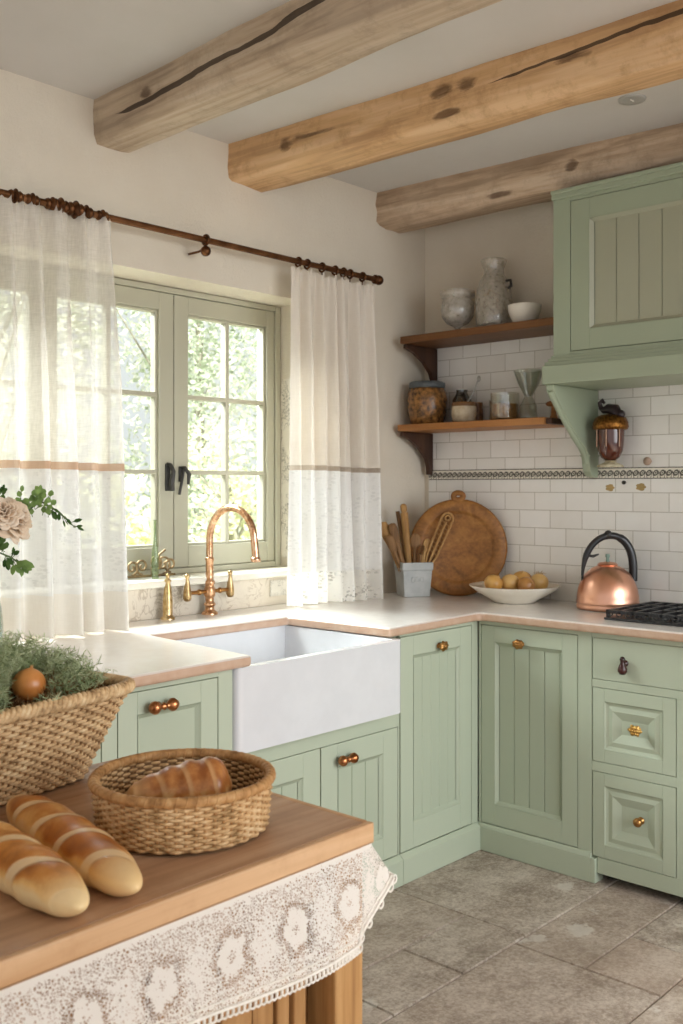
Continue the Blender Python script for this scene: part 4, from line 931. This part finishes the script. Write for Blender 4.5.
def sprig(name, label, pts, leafspec, seed):
    rnd = random.Random(seed); root = thing(name, label, 'sprig', (vx, vy, .95), 'flowers in the glass vase')
    P = [Vector(p) for p in pts]; m = MB(); m.tube(P, [.0028]*(len(P)-1)+[.0012], 6)
    lf = MB(); tn = []
    def leaf(p, d, l, w_, t):
        d = d.normalized(); s_ = d.cross(Vector((rnd.uniform(-.5,.5), -1, rnd.uniform(-.5,.5)))).normalized(); up_ = s_.cross(d)
        vs = [p, p + d*l*.35 + s_*w_, p + d*l*.75 + s_*w_*.8, p + d*l, p + d*l*.75 - s_*w_*.8, p + d*l*.35 - s_*w_, p + d*l*.5 + up_*w_*.35]
        lf.add(vs, [(0,1,6),(1,2,6),(2,3,6),(3,4,6),(4,5,6),(5,0,6)], True); tn.extend([t]*6)
    for (i, f_, dx, dz, l, w_, tcol, n) in leafspec:
        for k in range(n):
            p = P[i]*(1-f_) + P[i+1]*f_ + Vector((rnd.uniform(-1,1), rnd.uniform(-1,1), rnd.uniform(-1,1)))*.0014*n
            d = side*(dx + rnd.uniform(-.6,.6)*(n > 1)) + Vector((0,0,dz + rnd.uniform(-.6,.6)*(n > 1))) + nrm*rnd.uniform(-.3,.5)
            q0 = p; q1 = p + d.normalized()*l*.35; m.tube([q0, q1], .001, 4); leaf(q1, d, l, w_, max(0, min(1, tcol + rnd.uniform(-.15,.15))))
    part('stem', m, STEM, root); part('leaves', lf, LEAFM, root, tone=tn)
V0 = Vector((vx, vy, .95)); V1 = Vector((vx+.01, vy, 1.17))
def at(u, z, y=-.62): # x along picture at given depth line
    return Vector((u, y, z))
sprig('leafy_sprig', 'drooping sprig with bright and dark leaves reaching right above the roses', [V0, V1, at(-2.47,1.31), at(-2.40,1.365), at(-2.345,1.335), at(-2.295,1.292)],
      [(2,.75,0,1,.018,.009,.85,22),(2,.95,.2,.8,.018,.008,.9,16),(2,.45,-.6,.3,.020,.008,.1,8),(3,.4,.2,-1,.022,.005,.1,4),(3,.6,.6,-1,.022,.005,.05,4),(3,.85,.2,-1,.02,.005,.05,3),(4,.3,.3,-1,.022,.005,.05,3),(4,.7,.9,.2,.024,.005,.05,2),(4,.9,.8,-.4,.022,.004,.05,2)], 1)
sprig('leafy_sprig', 'lower sprig with broad green leaves hanging below the open rose', [V0, V1, at(-2.52,1.24), at(-2.485,1.225), at(-2.45,1.205)],
      [(1,.9,-.3,.4,.035,.012,.3,10),(2,.3,-.2,.8,.03,.011,.35,8),(2,.8,.2,-1,.024,.007,.1,5),(3,.3,.9,-.35,.045,.010,.75,1),(3,.4,.3,-.8,.03,.009,.7,4),(3,.9,.5,-.9,.026,.008,.6,3),(3,.1,.5,.9,.02,.006,.1,4)], 2)
sprig('leafy_sprig', 'small upright sprig with tiny buds just above the open rose', [V0, V1, at(-2.52,1.36), at(-2.50,1.385)],
      [(1,.9,0,1,.014,.005,.4,5),(2,.5,0,1,.014,.005,.2,6),(2,.9,.2,1,.014,.005,.05,5)], 3)
# ------------------------------------------------------------------ table (kitchen island)
TH = .90; TX1, TX0, TY0, TY1 = -2.639, -3.95, -1.964, -1.385
isl = thing('wooden_table', 'wooden kitchen island table with thick plank top in the foreground', 'table', (-3.3,-1.62,0))
m = MB(); pw = (TY1-TY0-.03)/4
m.box(TX0, TX1-.018, TY0+.018, TY1, TH-.031, TH-.0005)
for k in range(4):
    y0 = TY0+.012+k*(TY1-TY0-.012)/4; m.box(TX0, TX1-.012, y0+.0004, y0+(TY1-TY0-.012)/4-.0004, TH-.02, TH)
part('table_top', m, TABLEW, isl, bev=.0012)
m = MB(); m.box(TX0, TX1, TY0, TY0+.012, TH-.031, TH); m.box(TX1-.012, TX1, TY0+.0125, TY1, TH-.0312, TH+.0002); part('edge_trim', m, TABLEE, isl, bev=.003)
for (x, y) in ((-2.668,-1.915),(-2.668,-1.43),(-3.88,-1.915),(-3.88,-1.43)):
    m = MB(); m.box(x-.031, x+.031, y-.025, y+.035, 0.001, TH-.032); part('leg', m, LEGW, isl, bev=.004)
m = MB(); m.box(-3.85,-2.725,-1.93,-1.905,.80,.868); m.box(-2.70,-2.68,-1.88,-1.44,.78,.868); m.box(-3.85,-2.72,-1.41,-1.39,.78,.868); part('apron', m, SLATW, isl, bev=.002)
rnd = random.Random(2); x = -2.722
while x > -3.84:
    w_ = rnd.choice([.028,.045,.06,.04]); o_ = rnd.choice([0,.006,.010]); m = MB(); m.box(x-w_+.002, x-.002, -1.905+o_, -1.885+o_, .12, .80); part('slat', m, SLATW, isl, bev=.003); x -= w_
m = MB(); m.box(-3.85,-2.722,-1.41,-1.39,.12,.78); m.box(-2.70,-2.685,-1.88,-1.44,.12,.78); m.box(-3.85,-2.722,-1.88,-1.41,.10,.12); part('side_panel', m, SLATW, isl)
# lace runner hanging under the top edge
lr = thing('lace_runner', 'cream crochet lace runner with flower motifs hanging under the table edge', 'lace', (-3.2,-1.97,.73))
ZT = .8715
def lace_pos(s, v):
    # s in metres from the corner: s>0 to the left along the front, s<0 around the right end
    if s >= 0:
        drop = .128 + .010*math.sin(s*9+1) + min(.012, s*.05)
        return (TX1 - .010 - s - .036*v*math.exp(-s*9), TY0 - .0035 - .008*v - .004*math.sin(s*14)*v, ZT - drop*v)
    q = -s; k = min(1, q/.045); k = k*k*(3-2*k); drop = .128 - .052*k
    return (TX1 - .010 + .012*k + (.062*k - .036*(1-k))*v, TY0 - .0035 + q*.45 - .008*v*(1-k), ZT - drop*v)
m = MB(); NS = 420; s0, s1 = -.12, 1.2
sv = [s0 + (s1-s0)*i/(NS-1) for i in range(NS)]
m.grid(NS, 16, lambda u, v: lace_pos(s0 + (s1-s0)*u, v)); part('lace_cloth', m, LACE, lr)
m = MB(); pts = []
i = 0; s = s0
while s < s1:
    p = Vector(lace_pos(s, 1)); q = [Vector((p.x + .0055*math.cos(a), p.y-.001, p.z - .003 + .0065*math.sin(a))) for a in [k*2*PI/8 for k in range(8)]]
    m.tube(q, .0019, 5, closed=True); s += .0095
m.tube([Vector(lace_pos(s0 + (s1-s0)*k/200, .985)) + Vector((0,-.001,0)) for k in range(201)], .0026, 6)
m.tube([Vector(lace_pos(s0 + (s1-s0)*k/200, .90)) + Vector((0,-.001,0)) for k in range(201)], .0016, 6)
part('scalloped_edging', m, LACEEDGE, lr)
# ------------------------------------------------------------------ baskets
def ringpath(fn, n):
    raw = [Vector(fn(i/720)) for i in range(720)]; L_ = [0]
    for i in range(720): L_.append(L_[-1] + (raw[(i+1) % 720] - raw[i]).length)
    out = []; j = 0
    for i in range(n):
        t = L_[-1]*i/n
        while L_[j+1] < t: j += 1
        f_ = (t - L_[j])/max(1e-9, L_[j+1]-L_[j]); out.append(raw[j].lerp(raw[(j+1) % 720], f_))
    return out
def basket(name, label, loc, rot, shape, h, rows, nst, rw, amp, mw, ms, rimr, mrim, flare, rimtwist):
    root = thing(name, label, 'basket', loc)
    M = rotz(Vector(loc), rot); m = MB()
    def P(ring, i, n, z):
        return ring[i % n]
    N = nst*3
    for k in range(rows):
        z = .006 + (h-.012)*k/(rows-1); base = ringpath(lambda t: (*shape(t, flare(z/h)), z), N)
        pts = []
        for i in range(N):
            p = base[i]; tg = (base[(i+1) % N]-base[i-1]).normalized(); nn_ = Vector((tg.y, -tg.x, 0))
            pts.append(p + nn_*amp*math.cos(PI*nst*i/N + PI*k + 1e-3))
        m.tube(pts, rw, 6, closed=True, mtx=M)
    part('weave', m, mw, root)
    m = MB(); R2 = [ringpath(lambda t: (*shape(t, flare(v)), v*h), nst) for v in (0, .33, .66, 1)]
    for i in range(nst): m.tube([R2[k][i] + Vector((0,0,.006 if k == 0 else 0)) for k in range(4)], rw*.85, 6, mtx=M)
    part('stakes', m, ms, root)
    m = MB(); K = 96; rg = [ringpath(lambda t: (*(Vector(shape(t, flare(v)))*.985), v*h+.001), K) for v in (0, .5, 1)]
    vs = [p for r_ in rg for p in r_]; fs = [tuple(range(K))]
    for a in range(2):
        for k in range(K): l = (k+1) % K; fs.append((a*K+k, a*K+l, (a+1)*K+l, (a+1)*K+k))
    m.add(vs, fs, True, M); part('lining', m, WICKIN, root)
    m = MB(); NR = 720; base = ringpath(lambda t: (*shape(t, flare(1.0)), h), NR)
    if rimtwist:
        for j in range(3):
            pts = []
            for i in range(NR):
                tg = (base[(i+1) % NR]-base[i-1]).normalized(); nn_ = Vector((tg.y, -tg.x, 0)); q = 2*PI*rimtwist*i/NR + 2*PI*j/3
                pts.append(base[i] + nn_*rimr*.60*math.cos(q) + Vector((0,0,rimr*.60*math.sin(q))))
            m.tube(pts, rimr*.44, 7, closed=True, mtx=M)
    else:
        m.tube(base[::4], rimr, 10, closed=True, mtx=M)
        pts = []
        for i in range(NR):
            tg = (base[(i+1) % NR]-base[i-1]).normalized(); nn_ = Vector((tg.y, -tg.x, 0)); q = 2*PI*60*i/NR
            pts.append(base[i] + nn_*rimr*.95*math.cos(q) + Vector((0,0,rimr*.95*math.sin(q))))
        m.tube(pts, rimr*.16, 5, closed=True, mtx=M)
    part('rim', m, mrim, root); return root
def circ(r): return lambda t, s: (r*s*math.cos(2*PI*t), r*s*math.sin(2*PI*t))
def sup(a, b, e=6, fl=(.06,.05)):
    def f(t, s):
        q = 2*PI*t; c_, s_ = math.cos(q), math.sin(q); A, B = a+fl[0]*(s-1)*10, b+fl[1]*(s-1)*10
        return (A*math.copysign(abs(c_)**(2/e), c_), B*math.copysign(abs(s_)**(2/e), s_))
    return f
basket('round_basket', 'low round rattan basket holding a crusty loaf on the table', (-2.847,-1.772,TH+.001), .2, circ(.121), .074, 15, 60, .0026, .0028, WICK2, WICKRIM, .0075, WICKRIM, lambda v: 1+.06*v, 0)
a_ = math.radians(8.5)
BL = Vector((-2.805,-1.462)); ex = Vector((math.cos(a_), math.sin(a_))); ey = Vector((-math.sin(a_), math.cos(a_)))
bcen = BL - ex*.225 + ey*.045
basket('large_basket', 'large flared seagrass basket of herbs at the left back of the table', (bcen.x, bcen.y, TH+.001), a_, sup(.225, .045, 6, (.07,.06)), .155, 26, 88, .0033, .0036, WICK1, wicker('dark_stake', '6E4F30', '94704A', 'AC8A60'), .0118, WICK1, lambda v: 1+.1*v*1.0, 50)
# ------------------------------------------------------------------ loaves
def loaf(name, label, p0, p1, r, m_, zc, flat=.92, bend=0.0, asym=0.0, group=None):
    p0, p1 = Vector(p0), Vector(p1); L_ = (p1-p0).length; c_ = (p0+p1)/2; d = (p1-p0).normalized()
    m = MB(); NL, NR = 60, 28; vs = []
    for i in range(NL+1):
        t = i/NL; t = .5 - .5*math.cos(PI*t); s_ = max(1e-4, (1-abs(2*t-1)**2.9))**.56; s_ *= 1 + asym*(t-.5)
        for k in range(NR):
            q = 2*PI*k/NR; yy = r*s_*math.cos(q); zz = r*s_*math.sin(q)*flat
            zz = max(zz, -r*.62) ; yy *= 1.04
            vs.append(((t-.5)*L_, yy + bend*(4*t*(1-t)-.5), zz + .0015*math.sin(t*40)*s_))
    fs = [(i*NR+k, i*NR+(k+1) % NR, (i+1)*NR+(k+1) % NR, (i+1)*NR+k) for i in range(NL) for k in range(NR)]
    m.add(vs, fs, True)
    o = part(name, m, m_); o.location = (c_.x, c_.y, zc); o.rotation_euler = (0, 0, math.atan2(d.y, d.x)); o['label'] = label; o['category'] = 'bread'
    if group: o['group'] = group
    return o
rl = .0352
loaf('bread_loaf', 'long golden batard with pale slashes lying next to the round basket', (-2.993,-1.545), (-3.062,-1.957), rl, BREAD2, TH+.001+rl*.62, group='loaves on the table')
loaf('bread_loaf', 'long golden batard nearest the camera at the left table edge', (-3.098,-1.575), (-3.136,-1.957), rl*1.02, BREAD1, TH+.001+rl*1.02*.62, group='loaves on the table')
CM = MT('crust_glossy', 'B9783F', .3); _x = CM.xyz()
_s = CM.math('FRACT', CM.math('MULTIPLY', CM.math('ADD', _x[0], CM.math('MULTIPLY', _x[1], .4)), 1/.036))
_b = CM.math('MULTIPLY', sstep(CM, _s, .0, .08), CM.math('SUBTRACT', 1, sstep(CM, _s, .12, .3)))
_c = CM.ramp(CM.math('ADD', CM.noise(45, 5), CM.math('MULTIPLY', _x[2], 5)), [(.3, 'DDB37A'), (.52, 'C08045'), (.75, '9A5826')])
_c = CM.mix(CM.math('SUBTRACT', .75, sstep(CM, _x[0], -.075, -.01), clamp=True), _c, 'DDB27E')
CM.color(CM.mix(CM.math('MULTIPLY', _b, .55), _c, 'DBAE78')); CM.bump(CM.noise(60, 4), .3, .004); CRUST = CM.m
# crusty tapered loaf in round basket
m = MB(); NL, NR = 70, 30; vs = []; Lc = .158
for i in range(NL+1):
    t = i/NL; env = (.35+.65*math.sin(PI*min(1, t*.62+.02)))*(1-max(0, (t-.86)/.14)**2.4*.97)*(min(1, t/.10)**.5 if t < .10 else 1)
    ridge = 1 + .03*math.sin(2*PI*t*5.2+.6)
    for k in range(NR):
        q = 2*PI*k/NR; r_ = .043*max(env, .004)*(1 + (ridge-1)*max(0, math.sin(q)+.3))
        vs.append(((t-.5)*Lc, r_*math.cos(q), max(r_*math.sin(q), -.030)))
m.add(vs, [(i*NR+k, i*NR+(k+1) % NR, (i+1)*NR+(k+1) % NR, (i+1)*NR+k) for i in range(NL) for k in range(NR)], True)
o = part('crusty_loaf', m, CRUST); o.location = (-2.847,-1.762,TH+.0505); o.rotation_euler = (0, -.10, math.atan2(side.y, side.x)+.12)
o['label'] = 'crusty brown tapered loaf lying inside the round basket'; o['category'] = 'bread'
# ------------------------------------------------------------------ greens in the large basket
ONC = Vector((-2.912, -1.452, 1.076)); CAMP = Vector((-3.777,-2.947,1.40))
def clear_of_onion(p):
    d = CAMP - ONC; t = max(0, min(1, (p-ONC).dot(d)/d.dot(d))); return (p - ONC - d*t).length > .031 and (p-ONC).length > .03
def herb(name, label, c0, ext, zr, n, seed, m_, hair=.014, lean_=(0,0)):
    rnd = random.Random(seed); mb = MB(); tn = []
    for k in range(n):
        ux, uy = rnd.uniform(-1,1), rnd.uniform(-1,1)
        if ux*ux+uy*uy > 1.2: continue
        b0 = Vector((c0[0], c0[1], c0[2])) + Vector((ex.x, ex.y, 0))*ux*ext[0]*.55 + Vector((ey.x, ey.y, 0))*uy*ext[1]*.55
        hgt = zr*(1-.45*(ux*ux+uy*uy))*rnd.uniform(.75,1.05)
        out = Vector((ex.x, ex.y, 0))*ux*ext[0]*.55 + Vector((ey.x, ey.y, 0))*uy*ext[1]*.5 + Vector((lean_[0], lean_[1], 0))
        p1 = b0 + out*.45 + Vector((0,0,hgt*.7)); p2 = b0 + out*1.0 + Vector((rnd.uniform(-.02,.02), rnd.uniform(-.02,.02), hgt))
        pts = [b0, p1, p2]; tc = rnd.random()
        if not all(clear_of_onion(q_) for q_ in pts): continue
        for j in range(46):
            t = .35 + .65*rnd.random(); p = (p1.lerp(p2, (t-.5)*2) if t > .5 else b0.lerp(p1, t*2))
            if not clear_of_onion(p): continue
            d = Vector((rnd.gauss(0,1), rnd.gauss(0,1), rnd.gauss(.4,.8))).normalized()*hair*rnd.uniform(.6,1.4)
            s_ = d.cross(Vector((rnd.gauss(0,1), rnd.gauss(0,1), rnd.gauss(0,1)))).normalized()*.0007
            mb.add([p-s_, p+s_, p+d*.6+s_, p+d, p+d*.6-s_], [(0,1,2,3,4)]); tn.append(min(1, max(0, tc + rnd.uniform(-.2,.2))))
    return single(name, mb, m_, label, 'herbs', tuple(c0), tone=tn)
HC = Vector((bcen.x, bcen.y, TH+.02))
DILL = leafm('dill_green', '8C9C70', 'CCD4B0', .4)
herb('dill_bunch', 'big bushy bunch of feathery grey-green herbs filling the large basket', (HC.x+.045, HC.y+.035, TH+.10), (.21,.13), .165, 760, 5, DILL)
herb('dill_bunch', 'smaller bunch of feathery herbs spilling in front, left of the onion', (HC.x-.10, HC.y-.01, TH+.10), (.09,.08), .115, 190, 6, leafm('dill_pale', '90A078', 'D0D8BC', .4))
herb('dried_herb_bunch', 'dry brown twiggy herbs at the right end of the large basket', (HC.x+.165, HC.y+.012, TH+.125), (.075,.06), .05, 190, 8, leafm('dry_brown', '6A4A30', 'A8845C', .2), .02)
onion('onion', Vector((-2.912, -1.452, 1.076)), .0270, simple('orange_onion', 'DE9A58', 'C27A3C', .3, 10), 'shiny orange-brown onion lying on the herbs in the large basket', 'onion', None, (-.15,.25), False, 1.0)
# ------------------------------------------------------------------ outside
gr = MB(); gr.box(-8, 16, .42, 22, -.35, -.25); struct('ground', gr, simple('paving', '9C988C', '8A8A78', .9, 2))
def tree(name, label, c, h, rad, n, seed, m_, size=.10, z0=.6):
    rnd = random.Random(seed); root = thing(name, label, 'tree', (c[0], c[1], -.25), 'trees outside the window')
    m = MB(); m.tube([(c[0], c[1], -.26), (c[0]+.05, c[1], h*.4), (c[0]-.03, c[1]+.04, h*.8)], [.09,.06,.02], 8)
    for k in range(7):
        q = rnd.uniform(0, 6.28); zz = h*rnd.uniform(.25,.7); m.tube([(c[0], c[1], zz), (c[0]+rad*.6*math.cos(q), c[1]+rad*.6*math.sin(q), zz+h*.2)], [.018,.006], 6)
    part('trunk', m, simple('bark', '8A8676', '9C9888', .9, 20), root)
    cl_ = [(Vector((rnd.gauss(0,.42), rnd.gauss(0,.42), rnd.uniform(-.9,.95))), rnd.uniform(.22,.42), rnd.random()) for _ in range(34)]
    vs = []; fs = []; tn = []
    for k in range(n):
        cc, cr_, ct = rnd.choice(cl_); p = cc + Vector((rnd.gauss(0,1), rnd.gauss(0,1), rnd.gauss(0,1)))*cr_*.5
        if abs(p.z) > 1 or p.x*p.x + p.y*p.y > 1: continue
        p = Vector((c[0]+p.x*rad, c[1]+p.y*rad, z0+(h-z0)*.5 + p.z*(h-z0)*.5))
        a = Vector((rnd.gauss(0,1), rnd.gauss(0,1), rnd.gauss(0,1))).normalized()*size*rnd.uniform(.5,1.2); b = a.orthogonal().normalized()*size*.4
        i = len(vs); vs += [p-a*.5, p+b, p+a*.5, p-b]; fs.append((i, i+1, i+2, i+3)); tn.append(min(1, max(0, ct + rnd.uniform(-.25,.25))))
    m = MB(); m.add(vs, fs); part('foliage', m, m_, root, tone=tn)
T1 = leafm('foliage_pale', 'E4E8D4', 'FAFBF4', .5); T2 = leafm('foliage_mid', 'B4C0A4', 'E2E9D6', .5); T3 = leafm('foliage_yellow', 'DADDA6', 'F4F4D6', .5)
tree('garden_tree', 'pale leafy tree outside the left casement', (.55,5.2), 5.6, 1.05, 9000, 1, T1, .075)
tree('garden_tree', 'grey-green tree seen through the right casement behind the tap', (2.75,5.4), 5.2, 1.1, 9000, 2, T2, .075)
tree('garden_tree', 'grey-green tree at the right edge of the right casement', (4.95,5.6), 5.2, 1.05, 6000, 3, T2, .075)
tree('garden_tree', 'pale tree standing behind the sheer curtain outside', (-1.65,5.0), 5.2, 1.05, 7000, 4, T1, .075)
tree('garden_tree', 'tall pale tree further back, between the two nearer trees', (2.2,8.6), 7.0, 1.75, 9000, 6, T1, .11)
tree('garden_tree', 'tall pale tree furthest right at the back of the garden', (5.8,8.8), 7.0, 1.75, 7000, 10, T1, .11)
tree('garden_tree', 'tall pale tree at the back of the garden behind the left casement', (-1.4,8.6), 7.0, 1.75, 6000, 11, T1, .11)
tree('garden_bush', 'low yellow-green bush outside the right casement', (1.75,3.4), 1.95, .62, 5200, 7, T3, .06, -.2)
tree('garden_bush', 'low yellow-green bush outside the left casement', (.35,3.2), 1.5, .62, 5200, 8, T3, .06, -.2)
tree('garden_bush', 'low green bush outside behind the tap spout', (3.1,3.5), 1.7, .62, 4200, 9, T2, .06, -.2)
# ------------------------------------------------------------------ light, world, camera
wd = bpy.data.worlds.new('sky'); S.world = wd; wd.use_nodes = True
bg = wd.node_tree.nodes['Background']; bg.inputs[0].default_value = (.94, .97, 1.0, 1); bg.inputs[1].default_value = .95
def area(name, loc, target, size, sy_, power, col=(1,1,1), spread=180):
    l = bpy.data.lights.new(name, 'AREA'); l.shape = 'RECTANGLE'; l.size = size; l.size_y = sy_; l.energy = power; l.color = col; l.spread = math.radians(spread)
    o = bpy.data.objects.new(name, l); COL.objects.link(o); o.location = loc
    o.rotation_euler = (Vector(target) - Vector(loc)).to_track_quat('-Z', 'Y').to_euler(); return o
area('sky_light', (-1.8, 2.0, 3.6), (-1.4, -.6, .9), 2.6, 1.6, 900, (.90, .955, 1))
area('rear_fill_light', (-1.5, -4.6, 1.7), (-1.3, -.5, .25), 2.4, 1.6, 24, (.92, .965, 1), 85)  # added unseen fill lamp to brighten fronts and floor; no door stands there
sun = bpy.data.lights.new('sun', 'SUN'); sun.energy = 10; sun.angle = .05; sun.color = (1, .99, .97)
so_ = bpy.data.objects.new('sun', sun); COL.objects.link(so_); so_.rotation_euler = Vector((.35,.75,-.9)).to_track_quat('-Z', 'Y').to_euler()
cam = bpy.data.cameras.new('camera'); cam.sensor_fit = 'AUTO'; cam.sensor_width = 36; cam.lens = 36*1007/1024; cam.shift_y = -25/1024; cam.clip_start = .05; cam.dof.use_dof = True; cam.dof.focus_distance = 2.6; cam.dof.aperture_fstop = 7.5
co = bpy.data.objects.new('camera', cam); COL.objects.link(co); co.location = (-3.777,-2.947,1.40); co.rotation_euler = (PI/2, 0, math.radians(42.7-90))
S.camera = co
S.view_settings.view_transform = 'Standard'; S.view_settings.look = 'None'; S.view_settings.exposure = 0
S.cycles.use_denoising = True; S.cycles.max_bounces = 10; S.cycles.diffuse_bounces = 5; S.cycles.transparent_max_bounces = 24; S.cycles.sample_clamp_indirect = 6
S.cycles.caustics_reflective = False; S.cycles.caustics_refractive = False
for o in list(bpy.data.objects):
    if '_o' in o: del o['_o']
